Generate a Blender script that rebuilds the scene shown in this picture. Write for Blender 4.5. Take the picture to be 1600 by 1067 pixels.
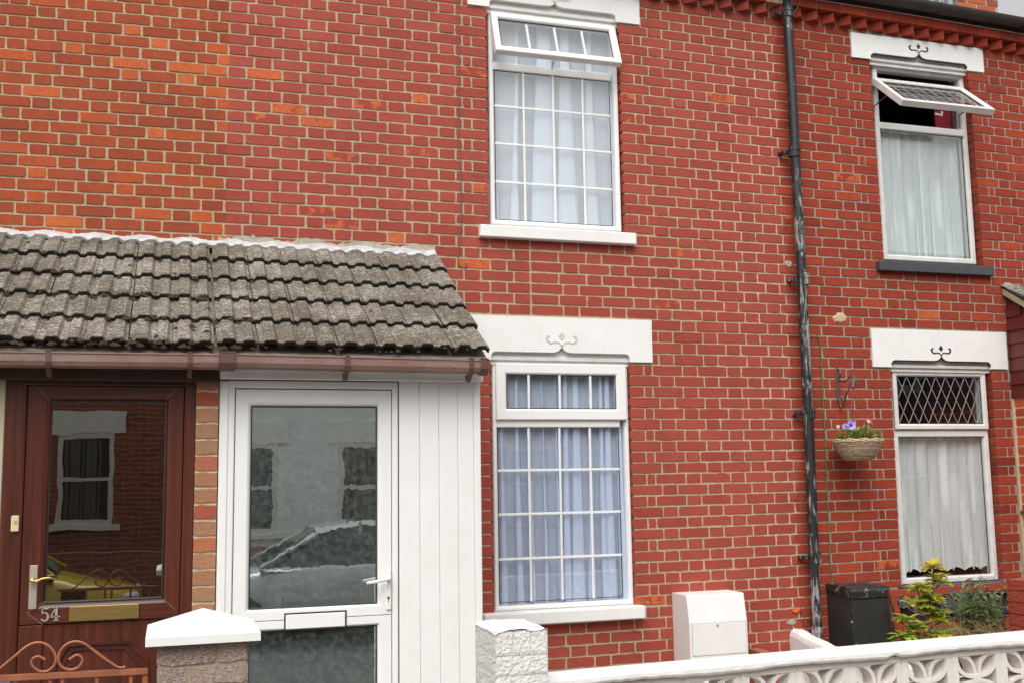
import bpy, bmesh, math, random
from mathutils import Vector, Matrix, noise as mnoise
random.seed(7)
sc = bpy.context.scene
COL = sc.collection
for o in list(bpy.data.objects): bpy.data.objects.remove(o)

# ---------------------------------------------------------------- camera
FP, YAW, PIT, ROL = 1684.857, 0.30567503, 0.12575303, -0.01542627
CAMY, CAMZ = -7.0, 1.7
cy, sy, cp, sp, cr, sr = math.cos(YAW), math.sin(YAW), math.cos(PIT), math.sin(PIT), math.cos(ROL), math.sin(ROL)
F_ = Vector((sy*cp, cy*cp, sp)); R0 = Vector((cy, -sy, 0)); U0 = R0.cross(F_)
R_ = cr*R0 + sr*U0; U_ = -sr*R0 + cr*U0
cam = bpy.data.objects.new('camera', bpy.data.cameras.new('camera')); COL.objects.link(cam)
M = Matrix.Identity(4)
for i in range(3): M[i][0], M[i][1], M[i][2] = R_[i], U_[i], -F_[i]
M[0][3], M[1][3], M[2][3] = 0.0, CAMY, CAMZ
cam.matrix_world = M
cam.data.sensor_fit = 'HORIZONTAL'; cam.data.sensor_width = 36; cam.data.lens = FP/1600*36
cam.data.clip_end = 20000; cam.data.clip_start = .05
sc.camera = cam

# ---------------------------------------------------------------- daylight
SUN_EL, SUN_ROT = math.radians(52), math.radians(205)
w = bpy.data.worlds.new('World'); sc.world = w; w.use_nodes = True
nt = w.node_tree; nt.nodes.clear()
sky = nt.nodes.new('ShaderNodeTexSky'); sky.sky_type = 'NISHITA'; sky.sun_disc = False
sky.sun_elevation = SUN_EL; sky.sun_rotation = SUN_ROT; sky.air_density = 1.6; sky.dust_density = 6; sky.ozone_density = 1
hs = nt.nodes.new('ShaderNodeHueSaturation'); hs.inputs['Saturation'].default_value = .10
bg = nt.nodes.new('ShaderNodeBackground'); bg.inputs['Strength'].default_value = .15
wo = nt.nodes.new('ShaderNodeOutputWorld')
nt.links.new(sky.outputs[0], hs.inputs['Color']); nt.links.new(hs.outputs[0], bg.inputs['Color']); nt.links.new(bg.outputs[0], wo.inputs['Surface'])
sd = bpy.data.lights.new('sun', 'SUN'); sd.energy = 1.1; sd.angle = math.radians(55); sd.color = (1, .97, .92)
sun = bpy.data.objects.new('sun', sd); COL.objects.link(sun)
sdir = Vector((-.35, -.80, 1.15)).normalized()      # towards the sun: over the street, slightly left
sky.sun_elevation = math.asin(sdir.z); sky.sun_rotation = math.atan2(sdir.x, sdir.y)
sun.rotation_euler = sdir.to_track_quat('Z', 'Y').to_euler(); sun.location = (-6, -12, 18)
sc.view_settings.view_transform = 'Standard'; sc.view_settings.look = 'None'
sc.view_settings.exposure = 0.27; sc.view_settings.gamma = 1; sc.view_settings.use_curve_mapping = False
sc.render.engine = 'CYCLES'; sc.cycles.max_bounces = 8; sc.cycles.transparent_max_bounces = 16

# ---------------------------------------------------------------- measuring
def at(px, py, Y=0.0):
    """where the ray through photo pixel (px,py) meets the vertical plane at depth Y"""
    d = R_*((px-800)) + U_*(-(py-533.5)) + F_*FP
    t = (Y-CAMY)/d.y
    return (d.x*t, CAMZ+d.z*t)
def P3(px, py, Y): x, z = at(px, py, Y); return Vector((x, Y, z))
def rc(tl, tr, br, bl, Y):
    a, b, c, d = at(*tl, Y), at(*tr, Y), at(*br, Y), at(*bl, Y)
    return ((a[0]+d[0])/2, (b[0]+c[0])/2, (c[1]+d[1])/2, (a[1]+b[1])/2)   # x0,x1,z0,z1
def topx(p):
    v = Vector(p)-Vector((0, CAMY, CAMZ)); z = v.dot(F_)
    return (800+FP*v.dot(R_)/z, 533.5-FP*v.dot(U_)/z)
CA = [-0.04752,-0.00098,-0.00903,0.00015,-2e-05,0.09299,-0.00061,-0.04948,0.00189,-0.06172,0.00769,0.0079,-0.11206,0.00296,0.01898]
CB = [-0.01466,0.06859,-0.00325,-0.0316,0.00117,-0.00711,-0.02537,0.00494,0.00492,-0.00398,-0.07201,0.00189,0.00045,0.01195,-0.00037]
EX = [(i, j) for i in range(5) for j in range(5-i)]
def W(x, z):
    """lens barrel distortion baked into the facade as small shifts of position"""
    u, v = (x-3)/4, (z-2.8)/2.5
    u = max(-1.25, min(1.35, u)); v = max(-1.2, min(1.25, v))
    t = [u**i*v**j for i, j in EX]
    return x+sum(a*b for a, b in zip(CA, t)), z+sum(a*b for a, b in zip(CB, t))

# ---------------------------------------------------------------- material helpers
class N:
    def __init__(s, name):
        s.m = bpy.data.materials.new(name); s.m.use_nodes = True; s.t = s.m.node_tree; s.t.nodes.clear()
        s.out = s.n('OutputMaterial'); s.p = s.n('BsdfPrincipled'); s.l(s.p.outputs[0], s.out.inputs['Surface'])
    def n(s, k, **kw):
        x = s.t.nodes.new('ShaderNode'+k)
        for a, b in kw.items(): setattr(x, a, b)
        return x
    def l(s, a, b): s.t.links.new(a, b)
    def inp(s, node, name, v):
        if hasattr(v, 'is_output') or isinstance(v, bpy.types.NodeSocket): s.l(v, node.inputs[name])
        else: node.inputs[name].default_value = v
    def coord(s, kind='Object', scale=(1, 1, 1)):
        c = s.n('TexCoord') if kind != 'World' else s.n('NewGeometry')
        o = c.outputs['Position'] if kind == 'World' else c.outputs[kind]
        if scale != (1, 1, 1):
            m = s.n('Mapping'); m.inputs['Scale'].default_value = scale; s.l(o, m.inputs['Vector']); o = m.outputs[0]
        return o
    def noise(s, vec, scale, detail=4, rough=.55, dist=0):
        x = s.n('TexNoise'); s.l(vec, x.inputs['Vector']); x.inputs['Scale'].default_value = scale
        x.inputs['Detail'].default_value = detail; x.inputs['Roughness'].default_value = rough; x.inputs['Distortion'].default_value = dist
        return x.outputs['Fac']
    def ramp(s, fac, a, b, c0=(0, 0, 0, 1), c1=(1, 1, 1, 1)):
        r = s.n('ValToRGB'); s.l(fac, r.inputs['Fac']); e = r.color_ramp.elements
        e[0].position = a; e[1].position = b; e[0].color = c0; e[1].color = c1; return r.outputs[0]
    def mix(s, fac, a, b, mode='MIX'):
        x = s.n('Mix', data_type='RGBA', blend_type=mode)
        s.inp(x, 0, fac); s.inp(x, 6, a if not isinstance(a, tuple) else (*a[:3], 1)); s.inp(x, 7, b if not isinstance(b, tuple) else (*b[:3], 1))
        return x.outputs[2]
    def math(s, op, a, b=0.0, c=0.0):
        x = s.n('Math', operation=op); s.inp(x, 0, a); s.inp(x, 1, b); s.inp(x, 2, c); return x.outputs[0]
    def bump(s, h, strength=.3, dist=.002):
        b = s.n('Bump'); b.inputs['Strength'].default_value = strength; b.inputs['Distance'].default_value = dist
        s.l(h, b.inputs['Height']); s.l(b.outputs[0], s.p.inputs['Normal']); return b
    def base(s, v): s.inp(s.p, 'Base Color', v if not isinstance(v, tuple) else (*v[:3], 1))
    def set(s, **kw):
        for a, b in kw.items(): s.inp(s.p, {'Specular_IOR_Level': 'Specular IOR Level', 'Coat_Weight': 'Coat Weight'}.get(a, a), b)
        return s.m

def simple(name, c0, c1=None, rough=.6, scale=8, bump=.0, bscale=60, bdist=.002, metal=0, stretch=(1, 1, 1), kind='Object', spec=.5, coat=0, grime=0):
    n = N(name); v = n.coord(kind, stretch)
    c1 = c1 or tuple(x*.85 for x in c0)
    cc = n.mix(n.ramp(n.noise(v, scale, 5), .3, .7), c0, c1)
    if grime:
        st = n.ramp(n.noise(n.coord('World', (38, 38, 2.2)), 1, 5, .7, .3), .56, .80); sp = n.ramp(n.noise(n.coord('World'), 7, 5, .75), .52, .78)
        cc = n.mix(n.math('MULTIPLY', n.math('ADD', n.math('MULTIPLY', st, .6), n.math('MULTIPLY', sp, .5)), grime), cc, tuple(q*k for q, k in zip(c0, (.50, .45, .36))))
    n.base(cc)
    if bump: n.bump(n.noise(v, bscale, 4), bump, bdist)
    return n.set(Roughness=rough, Metallic=metal, **{'Specular_IOR_Level': spec, 'Coat_Weight': coat})

def brick_material():
    n = N('facade_brick'); g = n.n('NewGeometry'); pos = g.outputs['Position']
    sx = n.n('SeparateXYZ'); n.l(pos, sx.inputs[0])
    at_ = n.n('Attribute', attribute_name='bc'); ac = n.n('SeparateColor'); n.l(at_.outputs['Color'], ac.inputs[0])
    tone, flake = ac.outputs[0], ac.outputs[1]
    # edges of the red masonry paint
    e1 = n.noise(pos, 7, 2); e2 = n.noise(pos, 9, 2)
    left = n.math('ADD', sx.outputs[0], n.math('MULTIPLY', n.math('SUBTRACT', e1, .5), .05))
    m1 = n.ramp(n.math('ADD', n.math('MULTIPLY', left, 8), -1.85), .48, .58)
    right = n.math('ADD', sx.outputs[0], n.math('MULTIPLY', n.math('SUBTRACT', e2, .5), .22))
    m2 = n.ramp(n.math('MULTIPLY', right, .2), .872, .876, (1, 1, 1, 1), (0, 0, 0, 1))
    painted = n.math('MULTIPLY', m1, m2)
    big = n.noise(pos, 3.5, 3); fine = n.noise(pos, 45, 5, .65); blot = n.noise(pos, 14, 3)
    tf = n.math('ADD', n.math('MULTIPLY', tone, .72), n.math('MULTIPLY', blot, .28))
    rawL = n.n('ValToRGB'); n.l(tf, rawL.inputs[0]); e = rawL.color_ramp.elements
    e[0].position = .12; e[0].color = (.24, .048, .025, 1); e[1].position = .95; e[1].color = (.60, .15, .045, 1)
    x = e.new(.45); x.color = (.315, .068, .027, 1); x = e.new(.7); x.color = (.47, .098, .028, 1)
    rawR = n.n('ValToRGB'); n.l(tf, rawR.inputs[0]); e = rawR.color_ramp.elements
    e[0].position = .1; e[0].color = (.17, .021, .014, 1); e[1].position = .98; e[1].color = (.58, .085, .02, 1)
    x = e.new(.5); x.color = (.315, .047, .023, 1)
    isr = n.ramp(n.math('MULTIPLY', sx.outputs[0], .2), .5, .51)
    raw = n.mix(isr, rawL.outputs[0], rawR.outputs[0])
    raw = n.mix(n.math('MULTIPLY', n.ramp(fine, .35, .7), .30), raw, (.2, .03, .02))
    pc = n.mix(tone, (.318, .058, .038), (.375, .078, .051))
    pc = n.mix(n.math('MULTIPLY', n.ramp(big, .3, .7), .35), pc, (.285, .045, .031))
    pc = n.mix(n.math('MULTIPLY', n.ramp(fine, .52, .8), .35), pc, (.30, .04, .028))
    # spalled faces show orange clay under the paint
    fl = n.noise(pos, 13, 3, .55, .4)
    fm = n.ramp(n.math('ADD', n.math('MULTIPLY', flake, .75), n.math('SUBTRACT', fl, .72)), .10, .14)
    clay = n.mix(n.ramp(fine, .3, .7), (.62, .155, .045), (.42, .075, .028))
    pc = n.mix(fm, pc, clay)
    raw = n.mix(n.math('MULTIPLY', fm, .8), raw, clay)
    col = n.mix(painted, raw, pc)
    # lime bloom and specks
    sp_ = n.ramp(n.noise(pos, 70, 2, .5), .715, .74)
    col = n.mix(n.math('MULTIPLY', sp_, .6), col, (.62, .5, .42))
    # soot and damp low down and streaks
    vv = n.n('Mapping'); vv.inputs['Scale'].default_value = (6, 6, .9); n.l(pos, vv.inputs[0])
    st = n.ramp(n.noise(vv.outputs[0], 1, 4), .5, .75)
    col = n.mix(n.math('MULTIPLY', st, .26), col, (.12, .05, .04))
    crk = n.ramp(n.noise(n.coord('World', (9, 9, 75)), 1, 5, .75, .8), .63, .66)
    col = n.mix(n.math('MULTIPLY', crk, .55), col, (.10, .022, .018))
    soot = n.ramp(n.noise(pos, 1.1, 5, .7), .45, .75)
    col = n.mix(n.math('MULTIPLY', soot, .22), col, (.14, .035, .025))
    bloom = n.ramp(n.noise(pos, 5.5, 5, .75), .62, .78)
    col = n.mix(n.math('MULTIPLY', bloom, .16), col, (.60, .30, .24))
    n.base(col)
    hgt = n.math('ADD', n.noise(pos, 160, 3, .7), n.math('MULTIPLY', n.noise(pos, 30, 3), 1.2))
    n.bump(hgt, .30, .0015)
    return n.set(Roughness=n.math('ADD', n.math('MULTIPLY', painted, -.12), .85), Specular_IOR_Level=.22)

def mortar_material():
    n = N('mortar'); g = n.n('NewGeometry'); pos = g.outputs['Position']; sx = n.n('SeparateXYZ'); n.l(pos, sx.inputs[0])
    e2 = n.noise(pos, 6, 2)
    right = n.math('ADD', sx.outputs[0], n.math('MULTIPLY', n.math('SUBTRACT', e2, .5), .2))
    m = n.ramp(n.math('MULTIPLY', right, .2), .872, .885)
    f = n.noise(pos, 25, 5, .65)
    tan = n.mix(n.ramp(f, .3, .7), (.51, .395, .255), (.37, .28, .175))
    grey = n.mix(n.ramp(f, .3, .7), (.39, .315, .25), (.27, .215, .165))
    # pink smears of wall paint on the pointing towards the party line
    near = n.ramp(n.math('MULTIPLY', sx.outputs[0], .2), .70, .86)
    pk = n.math('MULTIPLY', near, n.ramp(n.noise(pos, 16, 3), .46, .55))
    col = n.mix(n.math('MULTIPLY', pk, .75), tan, (.66, .42, .34))
    sm = n.math('MULTIPLY', n.ramp(n.noise(pos, 11, 4, .6), .60, .66), .45)
    col = n.mix(sm, col, (.40, .10, .06))
    col = n.mix(m, col, grey)
    n.base(col); n.bump(n.math('ADD', n.noise(pos, 90, 4, .7), n.math('MULTIPLY', n.noise(pos, 22, 3), 2)), .6, .003)
    return n.set(Roughness=.92)

def small_brick_material(name, cols, spots=.3, rugged=False):
    n = N(name); pos = n.coord('World'); at_ = n.n('Attribute', attribute_name='bc'); ac = n.n('SeparateColor'); n.l(at_.outputs['Color'], ac.inputs[0])
    r = n.n('ValToRGB'); n.l(n.math('ADD', n.math('MULTIPLY', ac.outputs[0], .75), n.math('MULTIPLY', n.noise(pos, 18, 3), .25)), r.inputs[0])
    e = r.color_ramp.elements; e[0].color = (*cols[0], 1); e[1].color = (*cols[-1], 1); e[0].position = .1; e[1].position = .9
    for i, c in enumerate(cols[1:-1]): x = e.new(.1+.8*(i+1)/(len(cols)-1)); x.color = (*c, 1)
    col = r.outputs[0]
    if rugged:
        v = n.coord('World', (70, 70, 190)); h = n.noise(v, 1, 3, .7, .5)
        col = n.mix(n.math('MULTIPLY', n.ramp(h, .42, .62), .8), col, (.52, .44, .385)); n.bump(h, 1.0, .005)
    else:
        h = n.noise(n.coord('World', (60, 60, 140)), 1, 4, .7)
        col = n.mix(n.math('MULTIPLY', n.ramp(h, .4, .7), spots), col, (.20, .06, .035)); n.bump(h, .9, .004)
    n.base(col); return n.set(Roughness=.9)

def tile_material():
    n = N('roof_tile'); pos = n.coord('World'); at_ = n.n('Attribute', attribute_name='bc'); ac = n.n('SeparateColor'); n.l(at_.outputs['Color'], ac.inputs[0])
    b = n.mix(ac.outputs[0], (.115, .092, .064), (.185, .155, .112))
    blot = n.noise(pos, 9, 5, .6)
    b = n.mix(n.ramp(blot, .4, .7), b, (.115, .088, .065))
    grit = n.noise(pos, 170, 3, .7)
    b = n.mix(n.math('MULTIPLY', n.ramp(grit, .48, .62), .55), b, (.075, .058, .042))
    pat = n.ramp(n.noise(pos, 8, 3, .6), .62, .70)
    b = n.mix(n.math('MULTIPLY', pat, .45), b, (.36, .29, .20))
    dens = n.ramp(n.noise(pos, 3.2, 3, .6), .35, .62)
    lich = n.noise(n.coord('World', (34, 95, 95)), 1, 3, .6, 2.4)
    lm = n.ramp(n.math('ADD', lich, n.math('MULTIPLY', n.math('SUBTRACT', dens, .5), .09)), .552, .580)
    b = n.mix(n.math('MULTIPLY', lm, .9), b, (.60, .56, .50))
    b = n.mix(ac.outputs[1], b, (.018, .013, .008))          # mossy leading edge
    n.base(b); n.bump(n.math('ADD', grit, n.math('MULTIPLY', lich, 1.5)), .9, .006)
    return n.set(Roughness=.97)

def wood_grain(name, axis, c0, c1):
    n = N(name); s_ = (60, 60, 1.6) if axis == 'z' else (1.6, 60, 60)
    v = n.coord('World', s_); a = n.noise(v, 1, 5, .7, .3); s2 = (14, 14, .5) if axis == 'z' else (.5, 14, 14)
    b = n.noise(n.coord('World', s2), 1, 3)
    n.base(n.mix(n.ramp(n.math('ADD', n.math('MULTIPLY', a, .65), n.math('MULTIPLY', b, .35)), .36, .66), c0, c1))
    n.bump(a, .15, .001); return n.set(Roughness=.36)

def glass_material(name, base_refl, wavy=.0, fk=1.0, tint=(1, 1, 1), wscale=3, refl_veil=0.0, gcol=(1, 1, 1), rough=0.0):
    n = N(name); n.t.nodes.remove(n.p)
    tr = n.n('BsdfTransparent'); tr.inputs[0].default_value = (*tint, 1)
    gl = n.n('BsdfGlossy'); gl.inputs['Roughness'].default_value = rough; gl.inputs[0].default_value = (*gcol, 1)
    fr = n.n('LayerWeight'); fr.inputs[0].default_value = .5
    fac = n.math('MINIMUM', n.math('ADD', n.math('MULTIPLY', n.math('POWER', fr.outputs['Facing'], 4.0), .8*fk), base_refl+.06), .97)
    if wavy:
        b = n.n('Bump'); b.inputs['Strength'].default_value = wavy; b.inputs['Distance'].default_value = .01
        n.l(n.noise(n.coord('World'), wscale, 2), b.inputs['Height']); n.l(b.outputs[0], gl.inputs['Normal'])
    mx = n.n('MixShader'); n.l(fac, mx.inputs[0]); n.l(tr.outputs[0], mx.inputs[1]); n.l(gl.outputs[0], mx.inputs[2])
    last = mx.outputs[0]
    if refl_veil:
        df = n.n('BsdfDiffuse'); df.inputs[0].default_value = (.36, .42, .38, 1)  # mottled green veil painted in to brighten the pane like stronger reflection
        m2 = n.n('MixShader'); mk = n.math('MULTIPLY', n.ramp(n.noise(n.coord('World', (1, 1, 1)), 30, 5, .7, .6), .40, .68, (.22, .22, .22, 1)), refl_veil)
        n.l(mk, m2.inputs[0]); n.l(last, m2.inputs[1]); n.l(df.outputs[0], m2.inputs[2]); last = m2.outputs[0]
    n.l(last, n.out.inputs['Surface']); return n.m

def cloth_material(name, col, opacity, lace=None):
    n = N(name); n.t.nodes.remove(n.p)
    d = n.n('BsdfDiffuse'); d.inputs[0].default_value = (*col, 1)
    tl = n.n('BsdfTranslucent'); tl.inputs[0].default_value = (*col, 1)
    a = n.n('MixShader'); a.inputs[0].default_value = .12; n.l(d.outputs[0], a.inputs[1]); n.l(tl.outputs[0], a.inputs[2])
    tr = n.n('BsdfTransparent'); m = n.n('MixShader'); n.l(tr.outputs[0], m.inputs[1]); n.l(a.outputs[0], m.inputs[2])
    if lace:
        uv = n.n('UVMap'); sep = n.n('SeparateXYZ'); n.l(uv.outputs[0], sep.inputs[0])
        k = lace
        sxx = n.math('SINE', n.math('MULTIPLY', n.math('ADD', sep.outputs[0], sep.outputs[1]), k)); syy = n.math('SINE', n.math('MULTIPLY', n.math('SUBTRACT', sep.outputs[0], sep.outputs[1]), k))
        hole = n.ramp(n.math('MULTIPLY', sxx, syy), .18, .5)
        band = n.ramp(n.noise(n.coord('UV', (7, 1.2, 1)), 1, 2), .38, .5)      # dotted grounds alternate with solid stripes
        op = n.math('SUBTRACT', opacity, n.math('MULTIPLY', n.math('MULTIPLY', hole, band), .8))
        op = n.math('MAXIMUM', op, n.ramp(sep.outputs[1], .010, .014, (1, 1, 1, 1), (0, 0, 0, 1)))   # hem tape
        n.l(op, m.inputs[0])
    else: m.inputs[0].default_value = opacity
    n.l(m.outputs[0], n.out.inputs['Surface']); return n.m

MT = {}
MT['brick'] = brick_material(); MT['mortar'] = mortar_material(); MT['tile'] = tile_material()
MT['upvc'] = simple('white_upvc', (.82, .82, .805), (.78, .775, .75), rough=.32, scale=3, grime=.16)
MT['upvc_old'] = simple('weathered_white_upvc', (.72, .71, .69), (.62, .60, .57), rough=.4, scale=9, grime=.30)
MT['stucco'] = simple('white_masonry_paint', (.80, .79, .77), (.745, .735, .71), rough=.7, grime=.26, scale=5, bump=.35, bscale=45, bdist=.003)
MT['rough_white'] = simple('rough_white_paint', (.80, .79, .77), (.70, .68, .64), rough=.8, scale=22, bump=1.0, bscale=75, bdist=.010)
MT['block'] = simple('screen_block_paint', (.74, .70, .655), (.66, .61, .56), rough=.85, scale=7, bump=.6, bscale=60, bdist=.004)
MT['coping'] = simple('coping_paint', (.83, .82, .80), (.77, .75, .72), rough=.75, scale=6, bump=.6, bscale=30, bdist=.006)
MT['cap'] = simple('pier_cap_paint', (.82, .82, .81), (.78, .775, .76), rough=.75, scale=6, bump=.5, bscale=110, bdist=.003)
MT['gasket'] = simple('black_gasket', (.02, .02, .02), rough=.5)
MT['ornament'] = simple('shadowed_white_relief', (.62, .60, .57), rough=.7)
MT['iron'] = None
def iron():
    n = N('flaking_black_paint'); v = n.coord('World', (26, 26, 5)); a = n.noise(v, 1, 6, .75, 1.0)
    big = n.noise(n.coord('World', (3, 3, 1.1)), 1, 2)
    m = n.ramp(n.math('ADD', a, n.math('MULTIPLY', n.math('SUBTRACT', big, .47), .6)), .550, .62)
    n.base(n.mix(n.math('MULTIPLY', m, .8), (.018, .018, .021), (.40, .38, .35))); n.bump(m, .3, .002); return n.set(Roughness=.42)
MT['iron'] = iron()
MT['gutter_black'] = simple('black_cast_gutter', (.028, .024, .022), (.045, .036, .028), rough=.6, scale=6, bump=.3)
MT['black'] = simple('black_painted_metal', (.020, .022, .020), (.032, .034, .030), rough=.5, scale=5, bump=.1)
MT['slate_paint'] = simple('slate_grey_paint', (.045, .050, .056), (.062, .066, .07), rough=.6, scale=10, bump=.3)
MT['blackpaint'] = simple('black_gloss_line', (.02, .02, .022), rough=.4)
def gutter_brown():
    n = N('faded_brown_gutter'); v = n.coord('World', (9, 9, 40)); a = n.noise(v, 1, 5, .7, .8)
    b = n.mix(n.ramp(n.noise(n.coord('World'), 5, 3), .35, .65), (.26, .16, .135), (.20, .115, .095))
    n.base(n.mix(n.math('MULTIPLY', n.ramp(a, .58, .66), .8), b, (.16, .065, .04))); return n.set(Roughness=.5)
MT['gutter_brown'] = gutter_brown()
MT['bracket'] = simple('dark_brown_plastic', (.095, .04, .034), (.13, .06, .05), rough=.5, scale=20)
MT['wood_v'] = wood_grain('rosewood_vertical', 'z', (.038, .0085, .005), (.115, .026, .012))
MT['wood_h'] = wood_grain('rosewood_horizontal', 'x', (.036, .0085, .005), (.108, .025, .012))
MT['brass'] = simple('lacquered_brass', (.62, .44, .17), (.5, .34, .13), rough=.3, metal=.85, scale=6, stretch=(1, 1, 14))
MT['steel'] = simple('satin_steel', (.50, .45, .37), (.40, .36, .29), rough=.35, metal=.35, scale=9)
MT['ivory'] = simple('ivory_plastic', (.66, .57, .33), rough=.4)
MT['glass'] = glass_material('window_glass', .03, wavy=.06, tint=(.97, .98, .98), wscale=2.2)
MT['glass_upper'] = glass_material('upper_window_glass', .12, wavy=.04, tint=(.97, .98, .98))
MT['glass_brown'] = glass_material('door_glass', .30, wavy=.05, tint=(.45, .47, .42), wscale=3, gcol=(.93, .95, .90))
MT['glass_obscure'] = glass_material('veiled_door_glass', .60, wavy=.012, tint=(.6, .66, .62), wscale=12, refl_veil=.18, rough=.004, gcol=(.90, 1.0, .96))
MT['voile'] = cloth_material('pale_voile', (.74, .83, 1.0), .60)
MT['voile2'] = cloth_material('pale_voile_upper', (.84, .91, 1.0), .66)
MT['lace'] = cloth_material('white_lace', (.78, .87, .86), .95, lace=520)
MT['lace2'] = cloth_material('cream_lace', (.80, .82, .82), .93, lace=520)
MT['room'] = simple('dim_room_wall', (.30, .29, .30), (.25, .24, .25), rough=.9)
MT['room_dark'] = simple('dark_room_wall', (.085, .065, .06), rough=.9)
MT['lead'] = simple('grey_lead', (.34, .35, .37), (.26, .27, .29), rough=.55, scale=12)
MT['whiteflash'] = simple('white_painted_flashing', (.54, .54, .55), (.38, .37, .35), rough=.7, scale=16, bump=.6, bscale=30, bdist=.006)
MT['cement'] = simple('rough_cement', (.42, .37, .30), (.30, .26, .21), rough=.95, scale=18, bump=1, bscale=40, bdist=.01)
MT['rust'] = simple('rusty_copper_paint', (.40, .15, .075), (.28, .09, .045), rough=.5, scale=18, bump=.5, bscale=50, bdist=.002, metal=.15)
MT['pier_brick'] = small_brick_material('rugged_pier_brick', [(.17, .115, .09), (.25, .18, .145), (.30, .15, .10)], rugged=True)
MT['porch_brick'] = small_brick_material('porch_pillar_brick', [(.30, .055, .035), (.42, .10, .05), (.44, .22, .12), (.33, .20, .10), (.50, .15, .06)], .6)
MT['orange_brick'] = small_brick_material('orange_return_brick', [(.40, .05, .02), (.52, .08, .022), (.60, .12, .03)], .25)
MT['redpaint_brick'] = simple('red_painted_pier', (.42, .075, .045), (.34, .055, .035), rough=.7, scale=6, bump=.6, bscale=40, bdist=.005)
MT['chim_brick'] = small_brick_material('chimney_brick', [(.30, .05, .03), (.50, .11, .035), (.12, .05, .04)], .3)
MT['moss'] = simple('dark_moss', (.035, .028, .012), (.07, .045, .02), rough=1, scale=60, bump=1, bscale=120, bdist=.01)
MT['board_red'] = simple('dark_red_weatherboard', (.135, .022, .018), (.10, .016, .014), rough=.5, scale=9, stretch=(1, 1, 12))
MT['cream_wood'] = simple('weathered_cream_barge', (.42, .36, .24), (.28, .23, .15), rough=.8, scale=14)
MT['bench_red'] = simple('red_stained_wood', (.34, .060, .028), (.25, .040, .020), rough=.5, scale=10, stretch=(1, 12, 12))
MT['bench_iron'] = simple('grey_black_cast_iron', (.085, .085, .10), (.15, .15, .17), rough=.5, scale=30, bump=.5)
MT['meter'] = simple('white_meter_plastic', (.78, .76, .745), (.74, .72, .70), rough=.5, scale=2, grime=.15)
MT['terracotta'] = simple('terracotta_block', (.36, .13, .08), (.28, .10, .06), rough=.9, scale=12, bump=.4)
MT['green_wire'] = simple('green_wire', (.09, .22, .06), rough=.5)
MT['grey_wire'] = simple('grey_telephone_cable', (.16, .11, .11), rough=.6)
MT['orange_plastic'] = simple('orange_wall_plug', (.75, .15, .03), rough=.6)
MT['wicker'] = simple('woven_wicker', (.66, .52, .37), (.36, .24, .15), rough=.85, scale=60, bump=.8, bscale=80, bdist=.004)
MT['chain'] = simple('rusty_chain', (.20, .09, .05), rough=.6, metal=.4)
MT['bracket_iron'] = simple('worn_bracket_iron', (.20, .17, .14), (.09, .06, .05), rough=.5, metal=.5, scale=25)
MT['red_cloth'] = simple('crimson_cloth', (.22, .008, .022), rough=.85)
MT['ground'] = simple('concrete_ground', (.30, .28, .25), (.22, .21, .19), rough=.9, scale=4, bump=.5, bscale=50)
MT['asphalt'] = simple('asphalt', (.055, .055, .055), (.045, .045, .045), rough=.9, scale=12, bump=.5, bscale=120)
MT['paving'] = simple('paving_slabs', (.28, .26, .24), (.22, .2, .18), rough=.9, scale=5)
MT['soil'] = simple('garden_soil', (.055, .038, .025), (.09, .06, .035), rough=1, scale=20, bump=1, bscale=40, bdist=.02)

def leafmat(name, c0, c1, c2=None):
    n = N(name); at_ = n.n('Attribute', attribute_name='bc'); ac = n.n('SeparateColor'); n.l(at_.outputs['Color'], ac.inputs[0])
    c = n.mix(ac.outputs[0], c0, c1)
    if c2: c = n.mix(n.ramp(ac.outputs[1], .75, .8), c, c2)
    n.base(c); n.set(Roughness=.42)
    tl = n.n('BsdfTranslucent'); n.l(c, tl.inputs[0]); m = n.n('MixShader'); m.inputs[0].default_value = .42
    n.l(n.p.outputs[0], m.inputs[1]); n.l(tl.outputs[0], m.inputs[2]); n.l(m.outputs[0], n.out.inputs['Surface']); return n.m
MT['leaf_lime'] = leafmat('lime_leaf', (.22, .42, .07), (.60, .64, .08), (.75, .60, .08))
MT['leaf_green'] = leafmat('sage_leaf', (.13, .24, .07), (.28, .38, .15), (.14, .07, .09))
MT['leaf_basket'] = leafmat('basket_leaf', (.09, .22, .035), (.27, .42, .09))
MT['straw'] = leafmat('straw', (.33, .22, .10), (.50, .36, .17))
MT['stem'] = simple('woody_stem', (.09, .05, .035), rough=.8)
MT['petal_violet'] = simple('violet_petal', (.24, .14, .55), (.42, .34, .72), rough=.7, scale=40)
MT['petal_pink'] = simple('pink_petal', (.75, .16, .22), (.85, .62, .62), rough=.7, scale=60)
MT['petal_dark'] = simple('petal_throat', (.03, .01, .09), rough=.7)

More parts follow.
